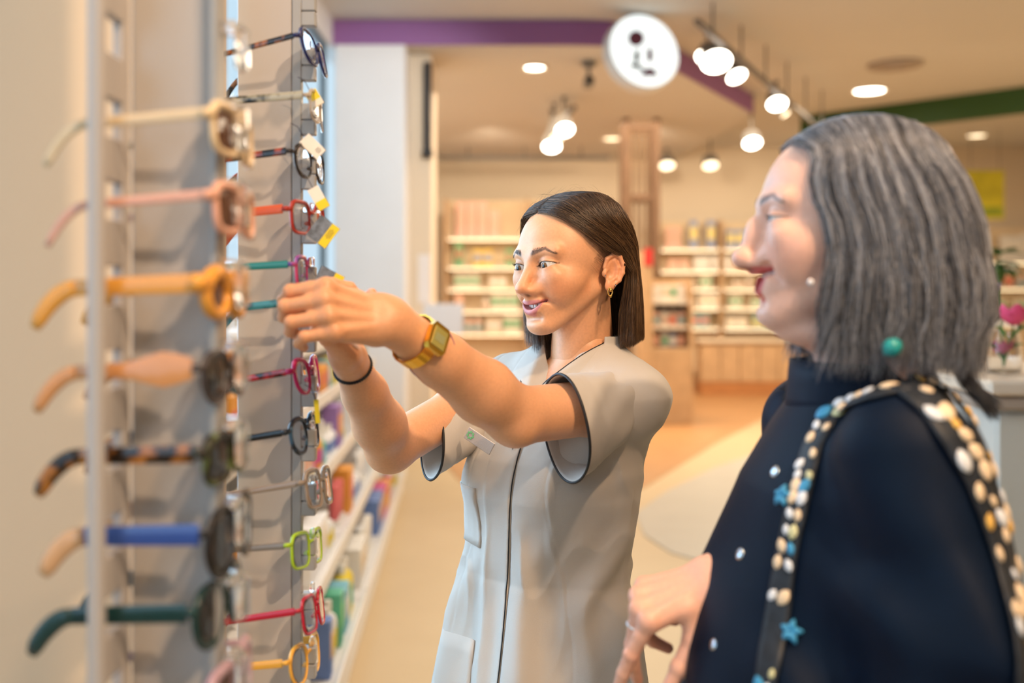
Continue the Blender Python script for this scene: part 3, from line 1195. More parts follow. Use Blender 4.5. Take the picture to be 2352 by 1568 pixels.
fold += .0075 * arm * rdg(46 * (z + .75 * np.abs(x)) + 1.0) + .004 * arm * rdg(70 * (z - .5 * np.abs(x)))
fold += .0035 * rdg(26 * z - 16 * x) * np.exp(-((z - 1.10) / .10) ** 2) * (yy > 0)
wr = np.random.RandomState(11)
nz = 0
for _ in range(7):
    kx, ky, kz = wr.normal(0, 1, 3) * np.array((38, 38, 26))
    nz = nz + np.sin(kx * x + ky * y + kz * z + wr.rand() * 6.28)
nz = 1 - np.abs(np.clip(nz / 2.6, -1, 1)) ** .8
wm = .35 + .9 * wst + 1.0 * arm
fold += .0042 * nz * np.clip(wm, 0, 1.4) * smoothstep(.012, .03, np.abs(x + .012))
bust = .016 * (np.exp(-(((np.abs(x) - .070) / .045) ** 2 + ((z - 1.165) / .055) ** 2))) * (yy > 0)
d = d - fold - bust
# placket: a flap down the front, standing a little proud, its edge on her left
pl = smoothstep(-.040, -.036, x) * smoothstep(.012, .0105, x) * (yy > 0) * (1 - smoothstep(1.27, 1.31, z))
d = d - .0024 * pl
gr = np.exp(-((x - .0135) / .0022) ** 2) * (yy > 0) * (z < 1.29)
d = d + .0035 * gr
f.F = d.astype(np.float32)
# princess seam on the near side
s_x = .075 + .045 * smoothstep(1.2, .85, z)
f.F += (.0012 * np.exp(-((x - s_x) / .0022) ** 2) * (yy > 0)).astype(np.float32)
f.F += (.0012 * np.exp(-((x + s_x) / .0022) ** 2) * (yy > 0)).astype(np.float32)
for s in (-1, 1):                                         # shoulders and arm holes
    f.cap((s * .085, -.014, 1.314), (s * .132, -.008, 1.296), .038, .040, .03)
S0 = SL + V(.012, .026, .002)
S1 = P(1298, 984, 1.435)
R0 = SR + V(.02, .01, .0)
R1 = P(992, 1018, 1.575)
loc = lambda p_: np.array(TM).T @ (np.array(p_) - np.array(TO))
f.cap(loc(S0), loc(S0.lerp(S1, .42)), .045, .049, .03)
f.cap(loc(R0), loc(R0.lerp(R1, .40)), .050, .048, .03)
# neck opening, a V at the front
f.cap((.008, -.016, 1.31), (.008, -.012, 1.47), .052, .062, .008, 's')
f.cap((.002, .112, 1.255), (.008, .030, 1.42), .005, .052, .008, 's')
v, q = f.mesh()


def place_t(v_):
    w_ = place(v_, TM, TO)
    w_[:, 0] += np.interp(w_[:, 2], [.6, 1.0, 1.15, 1.30], [-.040, -.038, -.020, 0])
    w_[:, 1] += np.interp(w_[:, 2], [.6, 1.0, 1.15, 1.30], [.022, .020, .012, 0])
    return w_


tunic = obj('tunic', np_mesh('tunic', place_t(v), q[:, ::-1]), M_CLOTH, YOUNG)
T = lambda a, b, c: Vector(place_t(np.array([(a, b, c)], dtype=np.float32))[0])


def tunic_y(x, z, off=.001):
    """front of the tunic at x, z in its own frame"""
    i = int(np.argmin(abs(f.ax[0] - x)))
    k = int(np.argmin(abs(f.ax[2] - z)))
    c = np.where(f.F[i, :, k] < 0)[0]
    return float(f.ax[1][c[-1]]) + off if len(c) else .05


# stand collar with black piping
col_pts = []
NB = 60
path_ = np.array([[(.001, .118, 1.255), (.020, .106, 1.312), (.040, .076, 1.342), (.059, .033, 1.369), (.062, -.018, 1.384), (.046, -.060, 1.392), (.008, -.080, 1.396),
                   (-.032, -.060, 1.392), (-.049, -.018, 1.380), (-.050, .018, 1.364), (-.044, .066, 1.330), (-.022, .100, 1.292), (-.004, .116, 1.250)]])
for p_ in catmull(path_, np.linspace(0, 1, NB + 1))[0]:
    o_ = np.array((p_[0] - .006, p_[1] + .005, 0))
    o_ = o_ / np.linalg.norm(o_)
    col_pts.append((tuple(p_), tuple(p_ + o_ * np.array((.017, .010, 0)) + np.array((0, 0, -.034)))))
cv, cq = [], []
for (t_, b_2) in col_pts:
    for w_ in (0, .25, .5, .75, 1):
        p_ = Vector(t_).lerp(Vector(b_2), w_)
        cv.append(tuple(T(*p_)))
for k in range(NB):
    for r_ in range(4):
        cq.append((k * 5 + r_, k * 5 + 5 + r_, k * 5 + 6 + r_, k * 5 + 1 + r_))
co = obj('collar', np_mesh('collar', np.array(cv), np.array(cq)), M_CLOTH, tunic)
sm = co.modifiers.new('thickness', 'SOLIDIFY')
sm.thickness = .0022
MB().tube([T(*t_) for t_, _ in col_pts], .0020, 6).build('piping', M_PIPE, tunic, smooth=True)
# piping down the placket edge
pz = np.linspace(1.285, .63, 90)
py_ = np.convolve(np.pad([tunic_y(.0118, z_, .0006) for z_ in pz], 4, 'edge'), np.ones(9) / 9, 'valid')
MB().tube([T(.0118, y_, z_) for y_, z_ in zip(py_, pz)], .0011, 6).build('placket_piping', M_PIPE, tunic, smooth=True)

axL = (EL - SL).normalized()
sleeve('sleeve', S0, S1, axL, (-.84, -.53, -.14), (.042, .044), (.057, .080), (0, 0, 1), M_CLOTH, tunic, 3, .0034, pipe=M_PIPE)
axR = (ER - SR).normalized()
sleeve('sleeve', R0, R1, axR, (-.80, -.42, .05), (.050, .054), (.046, .058), (0, 0, 1), M_CLOTH, tunic, 8, .0034, pipe=M_PIPE)


def pocket(name, x0, x1, z0, z1, parent):
    n = 8
    vs, fs = [], []
    for i in range(n + 1):
        for j in range(n + 1):
            x_, z_ = x0 + (x1 - x0) * i / n, z0 + (z1 - z0) * j / n
            vs.append(tuple(T(x_, tunic_y(x_, z_, .0035), z_)))
    for i in range(n):
        for j in range(n):
            a = i * (n + 1) + j
            fs.append((a, a + n + 1, a + n + 2, a + 1))
    o = obj(name, np_mesh(name, np.array(vs), np.array(fs)), M_CLOTH, parent)
    m_ = o.modifiers.new('thickness', 'SOLIDIFY')
    m_.thickness = .003
    return o


pocket('breast_pocket', -.120, -.055, 1.055, 1.155, tunic)
pocket('hip_pocket', -.150, -.060, .70, .905, tunic)

# name badge: brushed metal plate with a green ring emblem
bc_ = P(1101, 1012, 1.522)
bx = (P(1135, 1035, 1.515) - P(1068, 990, 1.535)).normalized()
bn = V(-.55, -.80, .15)
bn = (bn - bx * bn.dot(bx)).normalized()
bu = bn.cross(bx)
BMt = Matrix((bx, bu, bn)).transposed()
bo = MB().box(bc_, (.050, .020, .0018), BMt, .0008).build('name_badge', mat('brushed_badge', (.52, .46, .42), .42, .35, noise=(900, .08)), YOUNG)
for k in range(7):
    an = 2 * math.pi * k / 7
    e_ = bc_ - bx * .0165 + bn * .0012
    MB().lathe([(.0002, 0), (.0018, 0), (.0018, .0006), (.0002, .0006)], e_ + (bx * math.cos(an) + bu * math.sin(an)) * .0048, 10, BMt).build('emblem_dot', mat('emblem_green', (.16, .50, .22), .5), bo)

# ---- what she wears on her wrists and ears
M_GOLD = mat('gold_plate', (.85, .50, .07), .24, 1.0)
ad = (WL - EL).normalized()
wc = EL.lerp(WL, .80)
nn = V(-.10, -.86, .50)
nn = (nn - ad * nn.dot(ad)).normalized()
ss = ad.cross(nn)
watch = empty('wristwatch', wc, None, YOUNG)
watch.matrix_parent_inverse = wmat(YOUNG).inverted()
mb = MB()
nb = 44
rb_ = []
for k in range(nb):
    an = 2 * math.pi * k / nb
    rb_.append((wc + nn * math.cos(an) * .0315 + ss * math.sin(an) * .0320))
vs, fs = [], []
for k in range(nb):
    o_ = (rb_[k] - wc).normalized()
    wd_ = .0085
    for dx, dr in ((-wd_, 0), (wd_, 0), (wd_, .0022), (-wd_, .0022)):
        vs.append(rb_[k] + ad * dx + o_ * (dr + (.0005 if k % 2 else 0)))
for k in range(nb):
    for j in range(4):
        a, b = k * 4 + j, k * 4 + (j + 1) % 4
        fs.append((a, b, (b + 4) % (nb * 4), (a + 4) % (nb * 4)))
mb.add(vs, fs)
mb.build('strap', M_GOLD, watch)
WM = Matrix((ad, ss, nn)).transposed()
cb = wc + nn * .0350
case = MB()
oct_ = []
for x_, y_ in ((-.0165, -.012), (-.012, -.0185), (.012, -.0185), (.0165, -.012), (.0165, .012), (.012, .0185), (-.012, .0185), (-.0165, .012)):
    oct_.append(cb + WM @ Vector((x_, y_, .0035)))
case.poly(oct_, .0075, nn)
case.build('case', M_GOLD, watch)
MB().box(cb + nn * .0040, (.0235, .0255, .0012), WM, .0005).build('dial', mat('watch_dial', (.42, .36, .10), .25, .2), watch)
MB().box(cb + nn * .0047, (.0165, .0105, .0004), WM).build('display', mat('watch_display', (.33, .33, .16), .15), watch)
# thin cord bracelet below the watch
cb2 = EL.lerp(WL, .705)
mbt = MB()
cord = []
for k in range(40):
    an = 2 * math.pi * k / 40
    cord.append(cb2 + nn * math.cos(an) * .0345 + ss * math.sin(an) * .0350 - ad * (.016 * math.cos(an + .9)))
mbt.loop_tube(cord, .0011, 5)
mbt.build('cord_bracelet', mat('purple_cord', (.26, .12, .17), .8), YOUNG, smooth=True)
# black hair tie on the other wrist
aR = (WR - ER).normalized()
cR = ER.lerp(WR, .88)
hx = aR.cross(V(0, 0, 1)).normalized()
hy_ = aR.cross(hx)
tie = []
for k in range(90):
    an = 2 * math.pi * k / 90
    tie.append(cR + hx * math.cos(an) * .0245 + hy_ * math.sin(an) * .0245)
MB().loop_tube(tie, [.0027 + .0006 * (k % 2) for k in range(90)], 8).build('hair_tie', mat('black_elastic', (.010, .010, .012), .7), YOUNG)


def HL(p):
    return Vector(place(shorten(np.array([p])), HM, HO)[0])


# gold drop earring and two studs
er = MB()
e0 = HL((.0815, .0005, -.0455))
er.loop_tube([e0 + V(0, 0, -.006) + Vector((math.cos(a) * .0035, 0, math.sin(a) * .006)) for a in np.linspace(0, 6.283, 18)[:-1]], .0011, 6)
er.lathe([(.0002, -.0035), (.0018, -.002), (.0022, 0), (.0016, .002), (.0002, .003)], e0 + V(.001, -.001, -.003), 10)
er.lathe([(.0002, -.003), (.0016, -.001), (.0020, .001), (.0002, .0025)], e0 + V(.001, -.001, -.0125), 10)
er.build('drop_earring', mat('earring_gold', (.95, .62, .18), .15, 1.0), YOUNG, smooth=True)
for p_, r_ in (((.0845, -.0085, -.0415), .0016), ((.0785, .0060, -.0245), .0013)):
    MB().lathe([(.0002, -r_), (r_, 0), (.0002, r_)], HL(p_), 8).build('ear_stud', mat('stud_silver', (.75, .76, .85), .12, 1.0), YOUNG)
# ------------------------------------------------------------------ the shop
CEIL, SOFF, YB, XL, XR = 4.07, 3.83, 17.0, -1.67, 9.5
M_CEIL = mat('ceiling_paint', (.62, .60, .56), .9, noise=(.6, .02))
M_WALL = mat('cream_wall', (.74, .64, .50), .85, noise=(.8, .03))
M_WHITE = mat('white_paint', (.80, .80, .80), .7, noise=(3, .02))
M_WOOD = mat('light_wood', (.55, .36, .20), .55, noise=(6, .10))
M_DWOOD = mat('brown_wood', (.155, .085, .045), .55, noise=(6, .12))


def struct(o, kind='structure'):
    o['kind'] = kind
    return o


def floor_mat():
    m = bpy.data.materials.new('shop_floor')
    m.use_nodes = True
    nt = m.node_tree
    b = nt.nodes['Principled BSDF']
    b.inputs['Roughness'].default_value = .42
    tc = nt.nodes.new('ShaderNodeTexCoord')
    n = nt.nodes.new('ShaderNodeTexNoise')
    n.inputs['Scale'].default_value = 3.0
    n.inputs['Detail'].default_value = 6
    nt.links.new(tc.outputs['Object'], n.inputs['Vector'])
    r = nt.nodes.new('ShaderNodeValToRGB')
    r.color_ramp.elements[0].color = (.50, .375, .215, 1)
    r.color_ramp.elements[1].color = (.57, .44, .265, 1)
    nt.links.new(n.outputs[0], r.inputs[0])
    nt.links.new(r.outputs[0], b.inputs['Base Color'])
    return m


struct(MB().box((3.9, 8.5, -.05), (11.4, 20, .1)).build('floor', floor_mat()))


def floor_patch(name, pts, z, m, label):
    """thin floor covering with the outline pts (x, y)"""
    o = MB().poly([(x, y, z) for x, y in pts], z - .0005, (0, 0, 1)).build(name, m)
    struct(o)
    return o


def FL(px, py):
    """floor point seen at a pixel"""
    d = CAMZ * FPX / (py - HY)
    return ((px - 1176) * d / FPX, d)


orange = mat('oak_floor', (.44, .23, .095), .4, noise=(5, .08))
pale = mat('pale_floor', (.44, .42, .37), .4, noise=(3, .04))
floor_patch('floor_oak', [FL(1080, 1130), FL(1300, 1110), FL(1480, 1120), FL(1640, 1020), FL(1830, 920), FL(1990, 880), FL(1500, 880), FL(980, 900), FL(960, 1000)], .004, orange, '')
arc = [FL(1480, 1230), FL(1540, 1270), FL(1640, 1300), FL(1800, 1300), FL(1990, 1260), FL(2100, 1150), FL(1990, 1010), FL(1830, 1010), FL(1640, 1075), FL(1530, 1130), FL(1460, 1180)]
floor_patch('floor_pale', arc, .006, pale, '')

struct(MB().box((3.9, 8.5, CEIL + .05), (11.4, 20, .1)).build('ceiling', M_CEIL))
struct(MB().box((3.9, YB + .05, 2), (11.4, .1, 4.3)).build('wall_back', M_WALL))
struct(MB().box((XR + .05, 8.5, 2), (.1, 20, 4.3)).build('wall_right', M_WALL))
# left wall: low sill, lintel and piers around the shop window
wl = MB()
wl.box((XL - .06, 6.4, .42), (.12, 7.6, .84))
wl.box((XL - .06, 5.6, 3.95), (.12, 9.2, .3))
wl.box((XL - .06, 13.6, 2), (.12, 7.2, 4.2))
wl.box((XL - .06, .5, .42), (.12, 4.2, .84))
wl.box((XL - .06, .5, 3.95), (.12, 4.2, .3))
wl.box((XL - .06, -1.45, 2), (.12, .3, 4.2))
struct(wl.build('wall_left', M_WHITE))
struct(MB().box((3.9, -1.66, 2), (11.4, .12, 4.3)).build('wall_front', M_WALL))
win = struct(empty('window_1', (XL, 5.6, .84)))
M_FRAME = mat('grey_window_frame', (.16, .22, .26), .45)
M_GLASS = mat('window_glass', (.92, .97, 1.0), .02, trans=1.0, ior=1.05, spec=.3)
for y0, y1 in ((2.6, 4.0), (4.0, 5.5), (5.5, 7.2), (7.2, 9.05)):
    MB().box((XL - .05, (y0 + y1) / 2, 2.32), (.008, y1 - y0 - .07, 2.90)).build('pane', M_GLASS, win)
for y_ in (2.6, 4.0, 5.5, 7.2, 9.05):
    MB().box((XL - .05, y_, 2.32), (.06, .07, 2.96)).build('window_post', M_FRAME, win)
for z_ in (.87, 3.77):
    MB().box((XL - .05, 5.83, z_), (.06, 6.5, .06)).build('window_rail', M_FRAME, win)

win2 = struct(empty('window_2', (XL, .65, .84)))
for y0, y1 in ((-1.3, .0), (.0, 1.3), (1.3, 2.6)):
    MB().box((XL - .05, (y0 + y1) / 2, 2.32), (.008, y1 - y0 - .07, 2.90)).build('pane', M_GLASS, win2)
    MB().box((XL - .05, y0, 2.32), (.06, .07, 2.96)).build('window_post', M_FRAME, win2)
# lowered ceiling with the purple fascia, and the white pier under it
p0 = P(772, 45, 9.3)
c1 = P(1392, 45, 9.3)
e1 = V(c1.x + .45, 9.45, 0)
far = V(c1.x + 5.2, 9.45 + 8.1, 0)
so = []
arcp = [V(XL, 9.3, 0), V(c1.x - .3, 9.3, 0), V(c1.x, 9.33, 0), V(c1.x + .22, 9.42, 0), V(c1.x + .38, 9.58, 0)]
dirn = V(.50, .866, 0)
endp = arcp[-1] + dirn * 3.6
out = arcp + [endp, V(endp.x - .3, YB, 0), V(XL, YB, 0)]
struct(MB().poly([(p.x, p.y, SOFF) for p in out], CEIL - SOFF - .001, (0, 0, -1)).build('ceiling_soffit', M_CEIL))
M_PURPLE = mat('purple_fascia', (.30, .13, .34), .5)
fas = arcp + [endp]
fb = MB()
for a, b in zip(fas[:-1], fas[1:]):
    t = (b - a).normalized()
    n_ = V(t.y, -t.x, 0)
    Mx = Matrix((t, -n_, V(0, 0, 1))).transposed()
    fb.box((a + b) / 2 + n_ * .012 + V(0, 0, (CEIL + SOFF) / 2 - .002), ((b - a).length + .012, .02, CEIL - SOFF - .01), Mx)
struct(fb.build('trim_1', M_PURPLE))
pier = P(850, 400, 9.25)
struct(MB().box((pier.x, 9.55, 1.915), (162 * 9.25 / FPX, .6, 3.83), None, .01).build('wall_pier', M_WHITE))
pb = P(959, 400, 9.6)
struct(MB().box((pb.x, 9.9, 1.915), (64 * 9.6 / FPX, .6, 3.83), None, .01).build('wall_pier_cream', M_WALL))
# dark vertical banner rail beside the pier
t = empty('black_shutter_rail', P(982, 350, 9.55) * Vector((1, 1, 1)))
tag(t, 'black vertical shutter rail on the cream pier below the purple band', 'shutter rail')
MB().box(P(982, 250, 9.56), (.075, .06, .90), None, .01).build('rail', mat('black_metal', (.012, .013, .014), .4), t)
MB().box(P(982, 352, 9.56), (.10, .08, .08), None, .01).build('end_cap', mat('black_metal'), t)
# green band on the right
gb = MB()
ga, gb_ = P(2100, 270, 13.2), P(2470, 205, 11.3)
tt_ = (gb_ - ga)
gl = tt_.length
tt_ = tt_.normalized()
zz_ = V(0, 0, 1)
nn_ = tt_.cross(zz_).normalized()
Mx = Matrix((tt_, nn_, nn_.cross(tt_) * -1)).transposed()
ga2, gb2 = V(ga.x - 1.2, 14.2, 0), V(8.5, 10.2, 0)
t2 = (gb2 - ga2).normalized()
Mg = Matrix((t2, V(-t2.y, t2.x, 0), V(0, 0, 1))).transposed()
struct(MB().box((ga2 + gb2) / 2 + V(0, 0, CEIL - .16), ((gb2 - ga2).length, .10, .32), Mg).build('trim_2', mat('green_fascia', (.020, .065, .004), .5)))

# ---- round illuminated sign at the corner
SG = P(1472, 124, 9.05)
sign = empty('round_sign', SG)
tag(sign, 'round white light-box sign with purple symbols at the corner of the purple band', 'sign')
sn = V(.33, -.93, .16)
sn.normalize()
sx = V(-sn.y, sn.x, 0).normalized() * -1
sx = V(0, 0, 1).cross(sn).normalized()
su = sn.cross(sx)
SM = Matrix((sx, su, sn)).transposed()
R_ = .355
prof = [(.01, -.07), (R_ * .97, -.07), (R_, -.06), (R_, .055), (R_ * .97, .07), (R_ * .94, .07)]
MB().lathe(prof, SG, 48, SM).build('rim', mat('sign_rim', (.75, .78, .80), .4), sign, auto=.6)
MB().lathe([(.01, .071), (R_ * .955, .071), (R_ * .955, .078), (.01, .078)], SG, 48, SM).build('face', mat('sign_face', (.9, .95, .95), .4, emit=(.82, .95, 1.0), es=1.0), sign, auto=.6)
M_SYM = mat('sign_symbol', (.14, .03, .08), .5)
M_SYM2 = mat('sign_symbol_dark', (.05, .06, .045), .5)


def sgp(px, py):
    """spot on the sign face under a pixel"""
    o = V(0, 0, CAMZ)
    d = P(px, py, 1.0) - o
    c = SG + sn * .080
    tq_ = (c - o).dot(sn) / d.dot(sn)
    return o + d * tq_


def symbol(name, pts, m):
    mx, my = sum(p[0] for p in pts) / len(pts), sum(p[1] for p in pts) / len(pts)
    pts = [(mx + (p[0] - mx) * 1.3, my + (p[1] - my) * 1.2) for p in pts]
    MB().poly([sgp(*p) + sn * .002 for p in pts], .006, sn).build(name, m, sign)


symbol('symbol_disc', [(1461 + 14 * math.cos(a), 88 + 15 * math.sin(a)) for a in np.linspace(0, 6.28, 20)[:-1]], M_SYM)
symbol('symbol_bar', [(1488, 116), (1496, 112), (1498, 134), (1493, 140), (1488, 136)], M_SYM)
symbol('symbol_leaf', [(1458, 122), (1466, 116), (1467, 136), (1462, 142), (1458, 138)], M_SYM2)
symbol('symbol_mound', [(1477, 170), (1483, 161), (1492, 157), (1500, 161), (1506, 170), (1506, 173), (1477, 173)], M_SYM)
symbol('symbol_stem', [(1452, 148), (1464, 146), (1476, 158), (1472, 162), (1462, 155), (1453, 156)], M_SYM2)

# ---- lamps in view
M_LED = mat('lamp_glow', (1, 1, 1), .5, emit=(1.0, .90, .76), es=14)
M_LED2 = mat('lamp_glow_warm', (1, 1, 1), .5, emit=(1.0, .80, .52), es=3.2)
M_LAMPBODY = mat('lamp_body', (.13, .12, .11), .5)


def at_height(px, py, z):
    d = (CAMZ - z) * FPX / (py - HY)
    return P(px, py, d)


def downlight(px, py, z, r, label, m, power):
    c = at_height(px, py, z)
    o = empty('recessed_downlight', c)
    tag(o, label, 'ceiling light', 'recessed downlights')
    MB().lathe([(r * .8, -.002), (r * 1.15, -.002), (r * 1.15, -.018), (r * 1.05, -.022), (r * .95, -.010), (r * .9, -.004)], c, 24).build('ring', mat('lamp_ring', (.85, .78, .66), .5), o, auto=.6)
    MB().lathe([(.002, -.008), (r * .95, -.008), (r * .95, -.004), (.002, -.004)], c, 24).build('diffuser', m, o)
    lamp('downlight_beam', 'SPOT', c + V(0, 0, -.03), c + V(0, 0, -2), power * .5, WARM, spot_size=2.4, spot_blend=.8, shadow_soft_size=.1).parent = None
    return o


downlight(1228, 153, SOFF, .105, 'bright recessed downlight left of the round sign, below the purple band', M_LED, 130)
downlight(1405, 317, SOFF, .13, 'dim recessed downlight beside the top of the wooden frame pillar', M_LED2, 130)
downlight(1997, 207, CEIL, .19, 'large recessed downlight above the grey-haired woman', M_LED, 130)
downlight(2243, 310, CEIL, .15, 'small warm downlight just below the green band', M_LED2, 90)


def tracklight(px, py, d, r, label, aim, m, power, post=.16, top=None):
    r *= 1.2
    c = P(px, py, d)
    o = empty('track_spotlight', c)
    tag(o, label, 'spotlight', 'track spotlights on the shop ceiling')
    a = Vector(aim).normalized()
    if top:
        post = top - c.z + a.z * .09 - .016
    x_ = a.orthogonal().normalized()
    Mx = Matrix((x_, a.cross(x_), a)).transposed()
    MB().lathe([(.02, -.15), (r * .9, -.14), (r * 1.08, -.02), (r * 1.08, .0), (r * .98, .004), (r * .95, -.006)], c, 20, Mx).build('housing', M_LAMPBODY, o, auto=.6)
    MB().lathe([(.002, -.003), (r, -.003), (r, .003), (.002, .003)], c, 20, Mx).build('lens', m, o)
    MB().tube([c - a * .09, c - a * .09 + V(0, 0, post)], .012, 8).build('arm', M_LAMPBODY, o)
    MB().box(c - a * .09 + V(0, 0, post), (.05, .10, .035), None, .006).build('adapter', M_LAMPBODY, o)
    lamp('track_beam', 'SPOT', c + a * .14, c + a, power * .45, WARM, spot_size=1.5, spot_blend=.7, shadow_soft_size=.06)
    return o


AT = (.0, -.55, -.83)
tracklight(1620, 132, 9.6, .075, 'leftmost spotlight of the overlapping pair right of the round sign', (-.35, -.5, -.79), M_LED, 90)
tracklight(1645, 141, 9.2, .115, 'big glaring spotlight of the pair right of the round sign', AT, M_LED, 90)
tracklight(1692, 175, 9.9, .080, 'single spotlight just right of the glaring pair on the long track', (.25, -.5, -.83), M_LED, 90)
tracklight(1785, 238, 10.8, .085, 'spotlight on the long track above the grey-haired woman\'s forehead', AT, M_LED, 90)
tracklight(1804, 262, 11.6, .045, 'faint spotlight hanging just behind the one above the forehead', (.5, -.3, -.8), M_LED2, 30)
tracklight(1728, 328, 12.6, .090, 'spotlight low on the ceiling left of the grey-haired woman\'s head', AT, M_LED, 110, top=CEIL)
tracklight(1297, 298, 11.6, .085, 'upper spotlight of the three above the assistant\'s head', (.1, -.6, -.8), M_LED, 100, top=SOFF)
tracklight(1279, 316, 12.0, .075, 'middle, dimmer spotlight of the three above the assistant\'s head', (.3, -.5, -.8), M_LED2, 50, top=SOFF)
tracklight(1267, 336, 12.4, .090, 'lower spotlight of the three above the assistant\'s head', AT, M_LED, 100, top=SOFF)
tracklight(1532, 380, 15.6, .10, 'left one of two small spots over the right wall shelves', (0, -.45, -.9), M_LED2, 60, top=SOFF)
tracklight(1632, 380, 15.6, .10, 'right one of two small spots over the right wall shelves', (0, -.45, -.9), M_LED2, 60, top=CEIL)


def track(name, a, b, label):
    a, b = Vector(a), Vector(b)
    o = empty(name, a)
    tag(o, label, 'lighting track')
    t_ = (b - a).normalized()
    s_ = V(0, 0, 1).cross(t_).normalized()
    Mx = Matrix((t_, s_, t_.cross(s_))).transposed()
    MB().box((a + b) / 2, ((b - a).length, .055, .04), Mx, .005).build('rail', M_LAMPBODY, o)
    n = int((b - a).length / .8)
    for k in range(n):
        p = a.lerp(b, (k + .5) / n)
        MB().tube([p, (p.x, p.y, CEIL if name == 'ceiling_track' else SOFF)], .010, 6).build('hanger', M_LAMPBODY, o)
    return o


track('ceiling_track', P(1600, 48, 8.4), P(1905, 318, 12.8), 'long pale lighting track running back from the purple band')
track('soffit_track', P(1320, 245, 11.4), P(1262, 312, 13.5), 'short lighting track above the assistant\'s head')
track('soffit_track', P(1010, 362, 15.4), P(1400, 362, 15.4), 'straight lighting track in front of the left wall shelves')
# air vent and camera
v_ = at_height(2055, 147, CEIL)
vt = empty('air_vent', v_)
tag(vt, 'flat round air vent in the ceiling beyond the large downlight', 'air vent')
for k, r in enumerate((.30, .21, .12)):
    MB().lathe([(r * .72, -.012 - .01 * k), (r, -.012 - .01 * k), (r * .96, -.026 - .01 * k), (r * .74, -.020 - .01 * k)], v_, 24).build('vent_ring', mat('vent_grey', (.36, .30, .25), .6), vt, auto=.6)
MB().lathe([(.003, -.001), (.27, -.001), (.27, -.010), (.003, -.010)], v_, 24).build('back_plate', mat('vent_dark', (.20, .16, .13), .8), vt)
cv = P(1352, 185, 9.9)
cam_ = empty('security_camera', cv)
tag(cam_, 'small grey security camera under the lowered ceiling beside the round sign', 'camera')
MB().lathe([(.02, .62), (.075, .615), (.075, .57), (.02, .56)], V(cv.x, cv.y, SOFF - .62), 16).build('mount', mat('camera_grey', (.18, .18, .17), .4), cam_, auto=.6)
MB().tube([(cv.x, cv.y, SOFF), (cv.x, cv.y, cv.z + .05)], .02, 8).build('stem', mat('camera_grey'), cam_)
MB().box(cv + V(0, 0, -.02), (.10, .22, .09), None, .02).build('body', mat('camera_grey'), cam_)
MB().lathe([(.005, 0), (.035, 0), (.035, .03), (.005, .03)], cv + V(0, -.12, -.02), 12, Matrix.Rotation(math.pi / 2, 3, 'X')).build('lens', mat('camera_lens', (.01, .01, .012), .1), cam_)

# lattice pillar of brown wood between the two shelf walls
pl0 = P(1473, 690, 13.0)
lat = empty('wooden_frame_pillar', (pl0.x, 13.0, 0))
tag(lat, 'tall brown wooden frame pillar between the left and right shelf walls', 'pillar')
hw_ = 42 * 13 / FPX
for s in (-1, 1):
    for dy in (0, .40):
        MB().box((pl0.x + s * (hw_ - .04), 13.0 + dy, 1.92), (.085, .085, 3.80), None, .006).build('post', M_DWOOD, lat)
for z_ in (.05, 1.0, 1.9, 2.8, 3.72):
    for dy in (0, .40):
        MB().box((pl0.x, 13.0 + dy, z_), (hw_ * 2 - .16, .06, .08), None, .006).build('rail', M_DWOOD, lat)
for k in range(4):
    MB().box((pl0.x - hw_ + .13 + k * (hw_ * 2 - .26) / 3, 13.22, 1.92), (.035, .035, 3.66)).build('slat', mat('tan_wood', (.25, .155, .085), .6, noise=(6, .1)), lat)

# ------------------------------------------------------------------ products and shelving
PAL = [(.75, .60, .42), (.80, .72, .60), (.66, .42, .30), (.72, .18, .12), (.80, .55, .08), (.72, .70, .66), (.10, .38, .18), (.60, .50, .12),
       (.62, .20, .24), (.25, .30, .45), (.82, .78, .70), (.45, .24, .14), (.78, .45, .35), (.20, .45, .48), (.82, .66, .20)]
CN = ['tan', 'cream', 'brown', 'red', 'amber', 'off-white', 'green', 'olive', 'raspberry', 'slate blue', 'ivory', 'dark brown', 'salmon', 'teal', 'yellow']
M_CAP = mat('white_cap', (.8, .78, .74), .4)
_pm = {}


